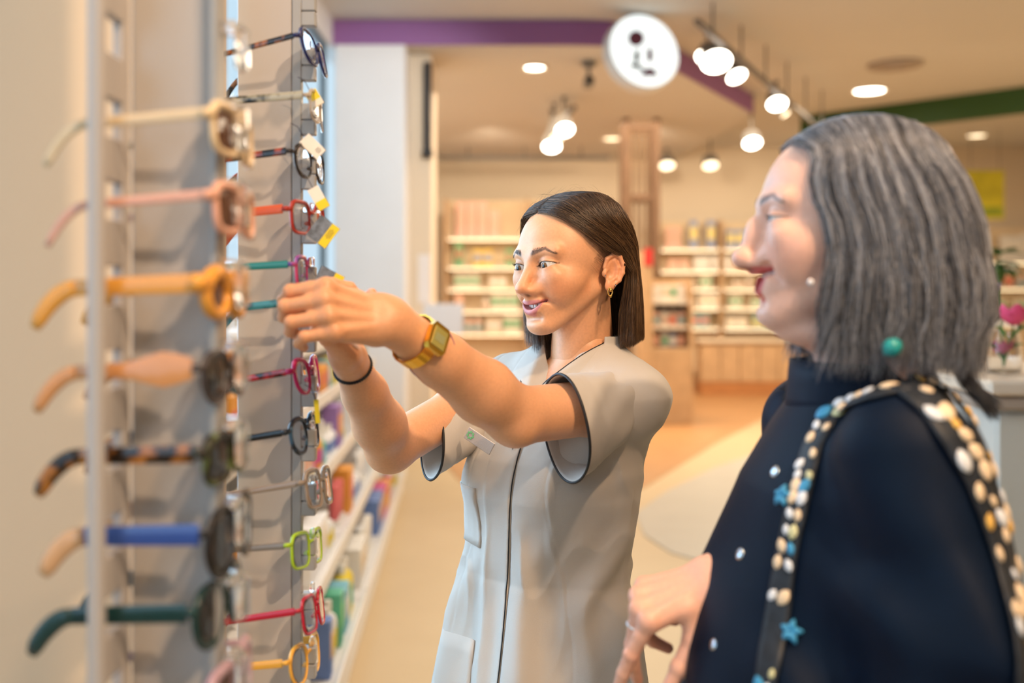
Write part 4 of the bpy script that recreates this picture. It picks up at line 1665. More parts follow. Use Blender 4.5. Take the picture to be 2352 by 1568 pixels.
def product(kind, c, w, d, h, ci, label, group, yaw=0.0, cat=None):
    """carton, bottle or tube standing with its base at c"""
    col = PAL[ci % len(PAL)]
    m = mat('pack_%d' % (ci % len(PAL)), col, .45, noise=(14, .06))
    key = (kind, round(w, 3), round(d, 3), round(h, 3), ci)
    nm = {'carton': 'carton', 'bottle': 'bottle', 'tube': 'tube'}[kind]
    o = empty(nm, c, (0, 0, yaw))
    tag(o, label, cat or nm, group)
    if key not in _pm:
        L_ = []
        if kind == 'carton':
            L_.append(('box', MB().box((0, 0, h / 2), (w, d, h), None, .003), m))
            L_.append(('label_panel', MB().box((0, -d / 2 - .0008, h * .55), (w * .8, .0015, h * .45)), mat('pack_%d' % ((ci + 5) % len(PAL)), PAL[(ci + 5) % len(PAL)], .45, noise=(14, .06))))
        elif kind == 'bottle':
            r = min(w, d) / 2
            L_.append(('body', MB().lathe([(r * .85, 0), (r, .008), (r, h * .62), (r * .85, h * .72), (r * .38, h * .80), (r * .38, h * .84)], (0, 0, 0), 14), m))
            L_.append(('cap', MB().lathe([(r * .45, h * .82), (r * .45, h * .99), (r * .40, h)], (0, 0, 0), 12), M_CAP))
            L_.append(('label_band', MB().lathe([(r * 1.012, h * .16), (r * 1.012, h * .52)], (0, 0, 0), 14), mat('pack_%d' % ((ci + 1) % len(PAL)), PAL[(ci + 1) % len(PAL)], .45, noise=(14, .06))))
        else:
            L_.append(('body', MB().lathe([(w * .34, h * .16), (w * .42, h * .2), (w * .48, h * .6), (w * .5, h * .97), (w * .5, h)], (0, 0, 0), 14, Matrix.Diagonal((1, .45, 1))), m))
            L_.append(('cap', MB().lathe([(w * .30, 0), (w * .32, h * .02), (w * .30, h * .16)], (0, 0, 0), 12), M_CAP))
        ms = []
        for n_, mb_, mm in L_:
            ob = mb_.build(n_, mm, None, auto=.6)
            ms.append((n_, ob.data))
            bpy.data.objects.remove(ob)
        _pm[key] = ms
    for n_, me in _pm[key]:
        ob = bpy.data.objects.new(n_, me)
        COL.objects.link(ob)
        ob.parent = o
    return o


M_SHELF = mat('shelf_white', (.78, .70, .58), .5)
M_STRIP = mat('shelf_led', (1, 1, 1), .5, emit=(1.0, .78, .46), es=3.4)


def wall_shelf(name, x0, x1, yb, z0, zs, ztop, label, seed, cols, desc, depth=.42, fill=.86, scale=1.0, kinds=('carton', 'carton', 'bottle')):
    """shelf unit against the back; zs = shelf heights"""
    rg = random.Random(seed)
    o = empty(name, ((x0 + x1) / 2, yb - depth / 2, 0))
    tag(o, label, 'shelf unit')
    MB().box(((x0 + x1) / 2, yb - .02, (z0 + ztop) / 2), (x1 - x0, .03, ztop - z0)).build('back_panel', mat('shelf_back', (.74, .58, .38), .7, noise=(3, .04)), o)
    n = max(1, round((x1 - x0) / 1.1))
    for k in range(n + 1):
        x = x0 + (x1 - x0) * k / n
        MB().box((x, yb - depth / 2, (z0 + ztop) / 2), (.04, depth, ztop - z0), None, .003).build('upright', M_WOOD, o)
    for z in zs:
        for k in range(n):
            xa, xb = x0 + (x1 - x0) * k / n + .025, x0 + (x1 - x0) * (k + 1) / n - .025
            sh = MB().box(((xa + xb) / 2, yb - depth / 2, z - .015), (xb - xa, depth - .02, .03), None, .003).build('shelf', M_SHELF, o)
            MB().box(((xa + xb) / 2, yb - depth + .035, z - .038), (xb - xa - .06, .02, .012)).build('led_strip', M_STRIP, sh)
    for si, z in enumerate(zs):
        nxt = (zs[si + 1] if si + 1 < len(zs) else ztop + .1) - z - .07
        x = x0 + .08
        while x < x1 - .12:
            run = rg.randint(2, 4)
            ci = rg.choice(cols[si % len(cols)])
            kd = rg.choice(kinds)
            w = rg.uniform(.08, .15) * scale
            h = min(nxt, rg.uniform(.6, .95) * nxt)
            for q in range(run):
                if x > x1 - .12 - w:
                    break
                blocked = any(abs((x - (x0 + (x1 - x0) * k / n))) < w / 2 + .03 for k in range(n + 1))
                if not blocked and rg.random() < fill:
                    product(kd, (x, yb - depth + .10 + .06, z + .0005), w * .94, min(w, .12), round(h, 2), ci,
                            '%s %s on the %s shelf of the %s' % (CN[ci % len(CN)], kd, ['lowest', 'second', 'third', 'fourth', 'fifth', 'sixth'][si], desc),
                            '%s %ss on shelf %d of the %s' % (CN[ci % len(CN)], kd, si + 1, desc))
                x += w * 1.06
            x += rg.uniform(.01, .06)
    return o


zpx = lambda py, d: CAMZ - (py - HY) * d / FPX
D1 = 15.8
wall_shelf('wall_shelf_unit', P(1022, 0, D1).x, P(1400, 0, D1).x, D1 + .42, .25, [zpx(y_, D1) for y_ in (765, 712, 662, 612, 545)], zpx(455, D1),
           'lit shelf unit with red and yellow packs behind the assistant\'s head', 5,
           [[0, 1, 12, 5], [3, 8, 12, 1], [0, 2, 11, 1], [4, 14, 6, 10], [3, 12, 8, 12]], 'shelves behind the assistant', scale=1.3)
D2 = 16.3
wall_shelf('wall_shelf_unit', P(1512, 0, D2).x, P(1805, 0, D2).x, D2 + .42, .25, [zpx(y_, D2) for y_ in (752, 706, 662, 620, 570)], zpx(505, D2),
           'lit shelf unit between the wooden pillar and the grey-haired woman\'s face', 8,
           [[1, 13, 10, 5], [0, 1, 10, 2], [7, 14, 1, 10], [1, 5, 12, 0], [2, 12, 9, 5]], 'right wall shelves', scale=1.15)
D3 = 16.0
wall_shelf('wall_shelf_unit', P(2225, 0, D3).x, P(2420, 0, D3).x, D3 + .42, .25, [zpx(y_, D3) for y_ in (720, 660, 600)], zpx(520, D3),
           'lit shelf unit behind the flowers at the right edge', 11, [[1, 12, 0], [12, 2, 1], [1, 5, 10]], 'shelves at the right edge', scale=1.3)

# low sales counters in front of the right shelf wall
cx0, cx1 = P(1600, 0, 15.6).x, P(1990, 0, 15.6).x
ct = empty('sales_counter', ((cx0 + cx1) / 2, 15.5, 0))
tag(ct, 'long pale wooden sales counter in front of the right shelf wall', 'counter')
MB().box(((cx0 + cx1) / 2, 15.5, .10), (cx1 - cx0, .5, .20)).build('plinth', mat('red_oak', (.46, .20, .07), .5, noise=(6, .1)), ct)
nfr = 9
for k in range(nfr):
    w_ = (cx1 - cx0) / nfr
    MB().box((cx0 + w_ * (k + .5), 15.26, .50), (w_ - .012, .04, .58), None, .004).build('front_panel', M_WOOD, ct)
MB().box(((cx0 + cx1) / 2, 15.5, .50), (cx1 - cx0 - .02, .44, .60)).build('carcass', M_WOOD, ct)
MB().box(((cx0 + cx1) / 2, 15.48, .83), (cx1 - cx0 + .06, .58, .05), None, .01).build('worktop', mat('pale_worktop', (.76, .64, .48), .4), ct)

# gondola of pale wood with open bays, seen past the assistant's hair
gx0, gx1, gy = P(1478, 0, 11.6).x, P(1592, 0, 11.6).x, 11.6
gon = empty('wooden_gondola', ((gx0 + gx1) / 2, gy + .4, 0))
tag(gon, 'pale wooden gondola with open shelves just right of the assistant\'s hair', 'display unit')
zt = zpx(640, 11.6)
MB().box((gx0 + .055, gy + .4, zpx(575, 11.6) / 2), (.11, .82, zpx(575, 11.6)), None, .006).build('end_panel', M_WOOD, gon)
MB().box(((gx0 + gx1) / 2, gy + .78, zt / 2), (gx1 - gx0, .04, zt)).build('back_panel', M_WOOD, gon)
MB().box(((gx0 + gx1) / 2 + .05, gy + .4, zpx(800, 11.6) / 2), (gx1 - gx0 - .1, .78, zpx(800, 11.6)), None, .01).build('base_cabinet', M_WOOD, gon)
MB().box((gx1 - .02, gy + .4, zt / 2), (.04, .80, zt), None, .006).build('end_panel', M_WOOD, gon)
for py in (695, 752):
    MB().box(((gx0 + gx1) / 2 + .05, gy + .42, zpx(py, 11.6)), (gx1 - gx0 - .1, .72, .035), None, .004).build('shelf', M_SHELF, gon)
for si, py in enumerate((800, 752, 695)):
    x = gx0 + .17
    k = 0
    while x < gx1 - .09:
        ci = [[11, 5, 9], [12, 1, 2], [5, 10, 1]][si][k % 3]
        product('bottle' if si < 2 else 'carton', (x, gy + .16, zpx(py, 11.6) + .019), .085, .085, .19 if si else .20, ci,
                '%s %s on the %s board of the wooden gondola' % (CN[ci], 'bottle' if si < 2 else 'carton', ['lowest', 'middle', 'top'][si]),
                '%s packs on board %d of the gondola' % (CN[ci], si + 1))
        x += .098
        k += 1
rt = MB().box((gx0 + .055, gy - .015, zpx(590, 11.6)), (.10, .012, .20)).build('price_card', mat('red_card', (.62, .03, .03), .5))
tag(rt, 'small red card on the front edge of the wooden gondola', 'price card')

# white card on the pier and little notice by it
nc = MB().box(P(974, 640, 9.59) + V(0, .003, 0), (.115, .012, .47), None, .003).build('notice_card', mat('paper_white', (.80, .79, .80), .6))
tag(nc, 'narrow white notice card hanging on the cream pier', 'notice')
nc2 = MB().box(P(1018, 733, 9.3), (.37, .03, .29), None, .006).build('notice_board', mat('paper_white'))
tag(nc2, 'pale rectangular board left of the lit shelf unit, behind the watch', 'board')
bs = empty('board_stand', (P(1018, 0, 9.3).x, 9.33, 0))
tag(bs, 'slim grey stand holding the pale rectangular board', 'stand')
MB().tube([(P(1018, 0, 9.3).x, 9.33, .01), (P(1018, 0, 9.3).x, 9.33, zpx(775, 9.3))], .012, 8).build('pole', M_LAMPBODY, bs)
MB().lathe([(.01, 0), (.18, 0), (.18, .012), (.02, .02)], (P(1018, 0, 9.3).x, 9.33, .0005), 20).build('foot', M_LAMPBODY, bs)

# poster on the right
po = empty('yellow_poster', P(2265, 445, 15.2))
tag(po, 'yellow-green poster hanging high behind the grey-haired woman', 'poster')
q0 = P(2262, 447, 15.2)
MB().box(q0, (88 * 15.2 / FPX, .02, 112 * 15.2 / FPX), None, .004).build('sheet', mat('poster_yellow', (.62, .55, .03), .5, noise=(2.2, .25)), po)
MB().box(q0 + V(0, -.013, -.26), (80 * 15.2 / FPX, .006, .14)).build('green_band', mat('poster_green', (.30, .38, .03), .5, noise=(5, .2)), po)
for s in (-1, 1):
    MB().tube([q0 + V(s * .22, 0, .37), (q0.x + s * .22, q0.y, CEIL)], .004, 5).build('wire', M_LAMPBODY, po)

# ------------------------------------------------------------------ white counter with flowers at the right edge
wc_ = empty('white_counter', (1.72, 3.15, 0))
tag(wc_, 'white panelled counter at the right edge behind the grey-haired woman', 'counter')
CX = P(2286, 0, 2.9).x
ctop = zpx(872, 2.9)
MB().box((CX + .55, 3.3, (ctop - .06) / 2), (1.1, .8, ctop - .06), None, .004).build('body', mat('counter_white', (.66, .65, .60), .5, noise=(8, .03)), wc_)
for k in range(6):
    MB().box((CX + .045 + k * .09, 2.893, (ctop - .10) / 2 + .02), (.084, .016, ctop - .14), None, .004).build('board', mat('counter_white'), wc_)
MB().box((CX + .53, 3.28, ctop - .02), (1.16, .90, .045), None, .010).build('worktop', mat('counter_top', (.78, .66, .54), .35, noise=(5, .05)), wc_)
MB().box((CX + .53, 3.28, ctop - .065), (1.13, .87, .035), None, .006).build('edge_band', mat('counter_edge', (.42, .34, .28), .5), wc_)
vb = V(P(2312, 0, 3.1).x, 3.12, ctop + .0026)
vase = empty('glass_vase', vb)
tag(vase, 'clear glass vase of flowers on the white counter', 'vase')
M_CLEAR = mat('clear_glass', (.97, .98, .98), .03, trans=1.0, ior=1.4)
MB().lathe([(.030, 0), (.052, .004), (.056, .06), (.046, .13), (.054, .19), (.051, .19), (.043, .13), (.052, .06), (.048, .012), (.028, .010)], vb, 24).build('vessel', M_CLEAR, vase, smooth=True)
M_STEM = mat('stem_green', (.10, .22, .06), .5)


def bloom(px, py, d, r, col, label, kind):
    c = P(px, py, d)
    o = empty('flower', vb + V(0, 0, .02))
    tag(o, label, 'flower', 'flowers in the vase')
    MB().tube([vb + V(0, 0, .02), vb.lerp(c, .6) + V(.01, 0, .03), c], .0032, 6).build('stem', M_STEM, o)
    n = 7
    for k in range(n):
        an = 2 * math.pi * k / n
        vs, fs = [], []
        for i in range(6):
            t_ = i / 5
            for j in range(5):
                w_ = (j / 4 - .5)
                rr_ = r * math.sin(math.pi * min(.5 + .0, t_ * .62 + .05)) * 1.0
                a2 = an + w_ * 1.25 * math.sin(math.pi * (.12 + .85 * t_))
                h_ = -r * .55 + r * 1.25 * t_
                vs.append(c + V(math.cos(a2) * rr_, math.sin(a2) * rr_, h_))
        for i in range(5):
            for j in range(4):
                a = i * 5 + j
                fs.append((a, a + 1, a + 6, a + 5))
        po_ = MB().add(vs, fs).build('petal', mat('petal_%s' % kind, col, .5, noise=(30, .12), sss=.1), o, smooth=True)
        md = po_.modifiers.new('thickness', 'SOLIDIFY')
        md.thickness = .0012
    for s in (-1, 1):
        b0 = vb.lerp(c, .55)
        vs, fs = [], []
        for i in range(8):
            t_ = i / 7
            w_ = .014 * math.sin(math.pi * (t_ * .94 + .03))
            q_ = b0 + V(s * .06 * t_, -.02 * t_, .10 * t_ - .05 * t_ * t_)
            vs += [q_ + V(0, -w_, w_ * .4), q_ + V(0, 0, -.002), q_ + V(0, w_, w_ * .4)]
        for i in range(7):
            a = i * 3
            fs += [(a, a + 1, a + 4, a + 3), (a + 1, a + 2, a + 5, a + 4)]
        lo_ = MB().add(vs, fs).build('leaf', mat('leaf_green', (.09, .26, .05), .5, noise=(20, .15)), o, smooth=True)
        md = lo_.modifiers.new('thickness', 'SOLIDIFY')
        md.thickness = .001
    return o


bloom(2328, 725, 3.05, .052, (.80, .08, .20), 'pink tulip-like flower at the right edge of the vase', 'pink')
bloom(2300, 800, 3.12, .034, (.72, .16, .26), 'small half-hidden rose flower low in the vase', 'rose')
bloom(2282, 660, 3.2, .022, (.45, .40, .55), 'little lilac flower close behind the grey hair', 'lilac')
# green pot plant further back
pp = V(P(2290, 0, 5.0).x, 5.0, 0)
pl_ = empty('leafy_plant', pp)
tag(pl_, 'dark green leafy plant showing beside the back of the grey hair', 'plant')
hz = zpx(600, 5.0)
MB().lathe([(.12, 0), (.16, .01), (.20, .40), (.18, .40), (.15, .37)], pp, 20).build('pot', M_WHITE, pl_, auto=.6)
MB().tube([pp + V(0, 0, .36), pp + V(.01, 0, 1.0), pp + V(0, 0, hz)], [.014, .011, .008], 8).build('stem', M_STEM, pl_)
rg = random.Random(4)
for k in range(16):
    an, el = rg.uniform(0, 6.28), rg.uniform(-.5, .9)
    d_ = V(math.cos(an) * math.cos(el), math.sin(an) * math.cos(el), math.sin(el))
    b0 = pp + V(0, 0, hz + rg.uniform(-.06, .05))
    s_ = d_.cross(V(0, 0, 1)).normalized()
    u_ = s_.cross(d_)
    vs, fs = [], []
    for i in range(7):
        t_ = i / 6
        w_ = .035 * math.sin(math.pi * (t_ * .92 + .04)) ** .8
        q_ = b0 + d_ * (.12 * t_) - V(0, 0, .04 * t_ * t_)
        vs += [q_ - s_ * w_ + u_ * .006, q_, q_ + s_ * w_ + u_ * .006]
    for i in range(6):
        a = i * 3
        fs += [(a, a + 1, a + 4, a + 3), (a + 1, a + 2, a + 5, a + 4)]
    lo_ = MB().add(vs, fs).build('leaf', mat('deep_leaf', (.035, .15, .025), .45, noise=(20, .2)), pl_, smooth=True)
    md = lo_.modifiers.new('thickness', 'SOLIDIFY')
    md.thickness = .0012

# ------------------------------------------------------------------ white sloping gondola under the window
A0, A1 = V(-.50, 2.15, 0), V(-.80, 7.6, 0)
gd = (A1 - A0).normalized()
gn = V(gd.y, -gd.x, 0)            # towards the aisle
gl_ = (A1 - A0).length
ga_ = math.atan2(gd.y, gd.x)
wg = empty('white_gondola', A0)
tag(wg, 'white gondola of sloping shelves full of bright packs along the window', 'display unit')
GM = Matrix((gd, -gn, V(0, 0, 1))).transposed()
M_GW = mat('gondola_white', (.80, .79, .78), .45)
G = lambda u, o, z: A0 + gd * u - gn * o + V(0, 0, z)      # u along, o back from the front edge
MB().box(G(gl_ / 2, .66, .70), (gl_, .04, 1.40), GM).build('back_panel', M_GW, wg)
MB().box(G(gl_ / 2, .34, .06), (gl_, .62, .12), GM, .01).build('plinth', M_GW, wg)
lev = [(.14, .02), (.42, .10), (.70, .18), (.96, .26), (1.20, .33)]
nb_ = 5
for (z_, o_) in lev:
    for k in range(nb_):
        u0, u1 = gl_ * k / nb_ + .01, gl_ * (k + 1) / nb_ - .01
        sh = MB().box(G((u0 + u1) / 2, (o_ + .64) / 2, z_), (u1 - u0, .64 - o_, .022), GM, .004).build('shelf', M_GW, wg)
        MB().box(G((u0 + u1) / 2, o_ - .006, z_ + .022), (u1 - u0, .012, .065), GM, .003).build('front_lip', M_GW, sh)
for k in range(nb_ + 1):
    MB().box(G(min(max(gl_ * k / nb_, .012), gl_ - .012), .56, .70), (.02, .16, 1.38), GM).build('divider', M_GW, wg)
rg = random.Random(21)
GP = [(.78, .79, .80), (.75, .60, .05), (.10, .45, .30), (.20, .50, .62), (.70, .15, .16), (.72, .35, .22), (.35, .20, .50), (.20, .60, .20), (.82, .80, .76), (.86, .86, .88), (.15, .25, .55), (.80, .35, .06), (.62, .10, .30)]
GN = ['white', 'yellow', 'green', 'light blue', 'red', 'coral', 'purple', 'lime green', 'cream', 'silver-white', 'blue', 'orange', 'magenta']
b0_ = len(PAL)
PAL += GP
CN += GN
for li, (z_, o_) in enumerate(lev):
    u = .10
    nxt = (lev[li + 1][0] if li + 1 < len(lev) else 1.44) - z_ - .05
    while u < gl_ - .12:
        ci = b0_ + rg.choice([0, 0, 8, 9, 1, 2, 3, 4, 5, 6, 7, 10, 11, 12, 9, 8, 0, 9, 0, 9, 8])
        kd = rg.choice(['carton', 'carton', 'tube', 'bottle'])
        w = rg.uniform(.07, .13)
        h = round(min(nxt, rg.uniform(.13, .22)), 2)
        run = rg.randint(1, 3)
        for q in range(run):
            if u > gl_ - .12:
                break
            if all(abs(u - gl_ * k / nb_) > w / 2 + .02 for k in range(nb_ + 1)):
                product(kd, G(u, o_ + .075, z_ + .0115), w * .92, .085, h, ci,
                        '%s %s in the %s row of the white gondola' % (CN[ci], kd, ['bottom', 'second', 'third', 'fourth', 'top'][li]),
                        '%s %ss in row %d of the white gondola' % (CN[ci], kd, li + 1), ga_ + math.pi * 0)
            u += w * 1.05
        u += rg.uniform(.01, .05)
# ------------------------------------------------------------------ eyewear rack
M_PLATE = mat('rack_plate', (.46, .43, .415), .42, noise=(2.5, .02))
M_BLOCK = mat('rack_block', (.36, .36, .36), .38, .15, noise=(40, .03))
M_PIN = mat('clear_acrylic', (.95, .97, .98), .05, trans=.92, ior=1.46)
D_A, D_B = .86, 1.30            # depth of the near and the far rack panel

# pale side panel of the wall behind the rack
sp = MB().box((-.76, 1.23, 1.5), (.80, .06, 3.0), None, .004).build('wall_rack_side', mat('beige_panel', (.76, .60, .43), .75, noise=(2, .02)))
struct(sp)

rackA = empty('eyewear_rack', (P(400, 0, D_A).x, D_A, 0))
tag(rackA, 'blurred near rack panel of the sunglasses with a slotted post at its left', 'display rack')
xw = P(235, 0, .80).x
xa1 = P(489, 0, D_A).x
RZ0, RZ1 = .30, 2.10
MB().box(((xw + xa1) / 2, D_A + .006, (RZ0 + RZ1) / 2), (xa1 - xw, .012, RZ1 - RZ0), None, .002).build('panel', M_PLATE, rackA)
MB().box((xa1 + .0035, D_A + .002, (RZ0 + RZ1) / 2), (.007, .028, RZ1 - RZ0), None, .001).build('edge_strip', M_BLOCK, rackA)
xp = xw - .005
MB().box((xp - .0015, .8045, (RZ0 + RZ1) / 2), (.013, .011, RZ1 - RZ0), None, .003).build('post_rail', M_PLATE, rackA)
MB().box((xp, .8515, (RZ0 + RZ1) / 2), (.010, .015, RZ1 - RZ0), None, .002).build('post_rail', M_PLATE, rackA)
rowsA = [zpx(y_, .815) for y_ in (75, 268, 458, 655, 850, 1040, 1232, 1415, 1605)]
for za, zb in zip([RZ1] + [r - .016 for r in rowsA], [r + .016 for r in rowsA] + [RZ0]):
    MB().box((xp, .827, (za + zb) / 2), (.010, .036, abs(za - zb)), None, .001).build('post_web', M_PLATE, rackA)
MB().box(((xw + xa1) / 2, D_A - .01, RZ0 - .15), (.16, .22, .30), None, .01).build('base', M_PLATE, rackA)
# clear nose holders at the free edge
for k, z_ in enumerate(rowsA):
    h = MB()
    c = V(xa1 + .012, D_A + .008, z_ + .018)
    h.box(c, (.020, .020, .010), None, .003)
    h.box(c + V(.011, 0, -.018), (.010, .018, .040), None, .004)
    h.build('nose_holder', M_PIN, rackA, auto=.7)

rackB = empty('eyewear_rack', (P(610, 0, D_B).x, D_B, 0))
tag(rackB, 'far grey rack panel with notched edge beside the assistant\'s hands', 'display rack')
xb0, xb1 = P(545, 0, D_B).x, P(669, 0, D_B).x
xs1, xs2 = P(692, 0, D_B).x, P(724, 0, D_B).x
MB().box(((xb0 + xb1) / 2, D_B + .006, 1.2), (xb1 - xb0, .012, 1.9), None, .001).build('panel', M_PLATE, rackB)
MB().box(((xb1 + xs1) / 2 + .0006, D_B + .006, 1.2), (xs1 - xb1 - .0012, .014, 1.9), None, .001).build('edge_strip', M_BLOCK, rackB)
MB().box((xb1 - .01, D_B + .06, .13), (.13, .26, .26), None, .01).build('base', M_BLOCK, rackB)
for k in range(-3, 15):
    yt = 112 + 125 * k
    zt_, zb_ = zpx(yt, D_B), zpx(yt + 73, D_B)
    zm = zt_ + (zb_ - zt_) * .53
    MB().box(((xs1 + xs2) / 2, D_B + .006, (zt_ + zm) / 2 + .0003), (xs2 - xs1, .014, zt_ - zm - .0008), None, .0012).build('holder_block', M_BLOCK, rackB)
    MB().box(((xs1 + xs2) / 2, D_B + .006, (zm + zb_) / 2), (xs2 - xs1, .014, zm - zb_ - .0008), None, .0012).build('holder_block', M_BLOCK, rackB)
    MB().box((xs1 + .013, D_B + .006, zt_ + .0065), (.0055, .010, .012), None, .0015).build('clear_pin', M_PIN, rackB)


# ---- glasses
def tortoise(name, dark=(0, 0, 0), light=(1, 1, 1), scale=70):
    if name in _mats:
        return _mats[name]
    m = bpy.data.materials.new(name)
    m.use_nodes = True
    nt = m.node_tree
    b = nt.nodes['Principled BSDF']
    b.inputs['Roughness'].default_value = .15
    tc = nt.nodes.new('ShaderNodeTexCoord')
    n = nt.nodes.new('ShaderNodeTexNoise')
    n.inputs['Scale'].default_value = scale
    n.inputs['Detail'].default_value = 2
    nt.links.new(tc.outputs['Object'], n.inputs['Vector'])
    r = nt.nodes.new('ShaderNodeValToRGB')
    r.color_ramp.elements[0].position = .47
    r.color_ramp.elements[0].color = (*dark, 1)
    r.color_ramp.elements[1].position = .60
    r.color_ramp.elements[1].color = (*light, 1)
    nt.links.new(n.outputs[0], r.inputs[0])
    nt.links.new(r.outputs[0], b.inputs['Base Color'])
    _mats[name] = m
    return m


def plastic(name, col=(.5, .5, .5), rough=.16, trans=0.0):
    return mat('frame_' + name, col, rough, trans=trans, ior=1.47)


M_LENS = mat('clear_lens', (.97, .97, .97), .02, trans=1.0, ior=1.12, spec=.8)
M_DARK = mat('dark_lens', (.025, .022, .020), .04, spec=.7)
M_BROWN = mat('brown_lens', (.10, .045, .030), .05, spec=.7)
M_GREENL = mat('green_lens', (.10, .16, .03), .05, spec=.7)


def rim_pt(shape, a, b, an):
    c, s = math.cos(an), math.sin(an)
    if shape == 'round':
        e = 1.0
    elif shape == 'rect':
        e = .55
    else:
        e = .75
    x = math.copysign(abs(c) ** e, c) * a
    z = math.copysign(abs(s) ** e, s) * b
    if shape == 'cat':
        z += .10 * b * (x / a) + .12 * b * max(x / a, 0) ** 2 * (1 if s > 0 else .2)
        if s < 0:
            x *= 1 - .18 * (-s)
    if shape == 'drop' and s < 0:
        x *= 1 - .22 * (-s)
    return x, z


def glasses(near_px, depth, yaw, pitch, label, shape='rect', a=.024, b=.0195, rim=.0022, th=.0045, front=None, temple=None, tip=None, lens=None,
            span=.066, tl=.098, tipl=.045, bow=.018, group='glasses on the far rack panel', cat='glasses', roll=0.0, near_tip=True):
    """front rim, two lenses, two arms with tips; near hinge at pixel near_px"""
    tip = tip or temple
    ya = math.radians(yaw)
    F = V(math.cos(ya), -math.sin(ya), 0)
    U = V(0, 0, 1)
    Lx = F.cross(U)
    R = Matrix((Lx, F, U)).transposed() @ Matrix.Rotation(math.radians(pitch), 3, 'X') @ Matrix.Rotation(math.radians(roll), 3, 'Y')
    hz = b * .45
    org = P(*near_px, depth) - R @ V(span, -.004, hz)
    o = empty(cat if cat != 'glasses' else 'glasses', org)
    o.rotation_euler = R.to_euler()
    tag(o, label, cat, group)

    def put(mb, name, m, par=o, smooth=True, auto=None):
        ob = mb.build(name, m, None, smooth=smooth, auto=auto)
        ob.parent = par
        return ob
    cxl = a + .009
    wrap = lambda x: -1.6 * x * x * 1.0
    fr = MB()
    for s in (-1, 1):
        pts = []
        for k in range(36):
            an = 2 * math.pi * k / 36
            x, z = rim_pt(shape, a, b, an)
            X = s * (cxl + x)
            pts.append(V(X, wrap(X), z))
        n_ = 6
        # flattened rim: outer face is wider than it is deep
        fr.loop_tube(pts, [rim * (1.25 if math.sin(2 * math.pi * k / 36) > .2 else 1.0) for k in range(36)], 8)
        fr.tube([V(s * (cxl + a * .96), wrap(cxl + a), hz), V(s * (span - .001), wrap(span) - .001, hz), V(s * span, wrap(span) - .006, hz)], [rim * 1.2, rim * 1.5, rim * 1.3], 8)
        fr.tube([V(s * .0075, wrap(.0075) - .0015, -.1 * b), V(s * .0070, -.0060, -.35 * b)], [.0022, .0030], 6)
    fr.tube([V(-.0095, wrap(.0095), b * .30), V(-.004, .0012, b * .42), V(.004, .0012, b * .42), V(.0095, wrap(.0095), b * .30)], rim * 1.1, 8)
    fro = put(fr, 'front_frame', front)
    for s in (-1, 1):
        le = MB()
        ring = []
        rows_ = [1.0, .66, .33]
        vs, fs = [], []
        for r_ in rows_:
            for k in range(36):
                an = 2 * math.pi * k / 36
                x, z = rim_pt(shape, a * r_, b * r_, an)
                X = s * (cxl + x)
                vs.append(V(X, wrap(X) + .0016 * (1 - r_ * r_), z))
        vs.append(V(s * cxl, wrap(cxl) + .0016, 0))
        for i in range(2):
            for k in range(36):
                fs.append((i * 36 + k, i * 36 + (k + 1) % 36, (i + 1) * 36 + (k + 1) % 36, (i + 1) * 36 + k))
        for k in range(36):
            fs.append((72 + k, 72 + (k + 1) % 36, 108))
        le.add(vs, fs)
        lo_ = put(le, 'lens', lens or M_LENS)
        md = lo_.modifiers.new('thickness', 'SOLIDIFY')
        md.thickness = .0016
    for s in (-1, 1):
        tp = MB()
        pts, hs = [], []
        for t_ in np.linspace(0, 1, 9):
            pts.append((V(s * (span - .001 - .010 * t_), wrap(span) - .006 - tl * t_, hz - .002 * t_), th * (1 - .12 * t_) * (1 + bow * 55 * math.exp(-((t_ - .25) / .2) ** 2) if bow > .02 else 1)))
        vs, fs = [], []
        w_ = .0016
        for p_, h_ in pts:
            for dx, dz in ((-w_, -h_ * .8), (-w_ * .6, -h_), (w_ * .6, -h_), (w_, -h_ * .8), (w_, h_ * .8), (w_ * .6, h_), (-w_ * .6, h_), (-w_, h_ * .8)):
                vs.append(p_ + V(dx, 0, dz))
        m_ = len(pts)
        for i in range(m_ - 1):
            for k in range(8):
                fs.append((i * 8 + k, i * 8 + (k + 1) % 8, (i + 1) * 8 + (k + 1) % 8, (i + 1) * 8 + k))
        fs.append(tuple(range(8)))
        fs.append(tuple((m_ - 1) * 8 + k for k in range(8)))
        tp.add(vs, fs)
        to = put(tp, 'temple', temple, auto=.8)
        # curved tip behind the ear
        p0 = pts[-1][0]
        tpts, trs = [], []
        for t_ in np.linspace(0, 1, 9):
            an = .75 * t_
            tpts.append(p0 + V(-s * .006 * t_, -tipl * (t_ - .16 * t_ * t_), -tipl * .72 * t_ ** 1.7))
            trs.append(th * (.86 + .16 * math.sin(math.pi * t_)) * (1 if t_ < .97 else .7))
        tb = MB().tube(tpts, trs, 8, True, (1.0, .42))
        put(tb, 'temple_tip', tip, to)
    return o


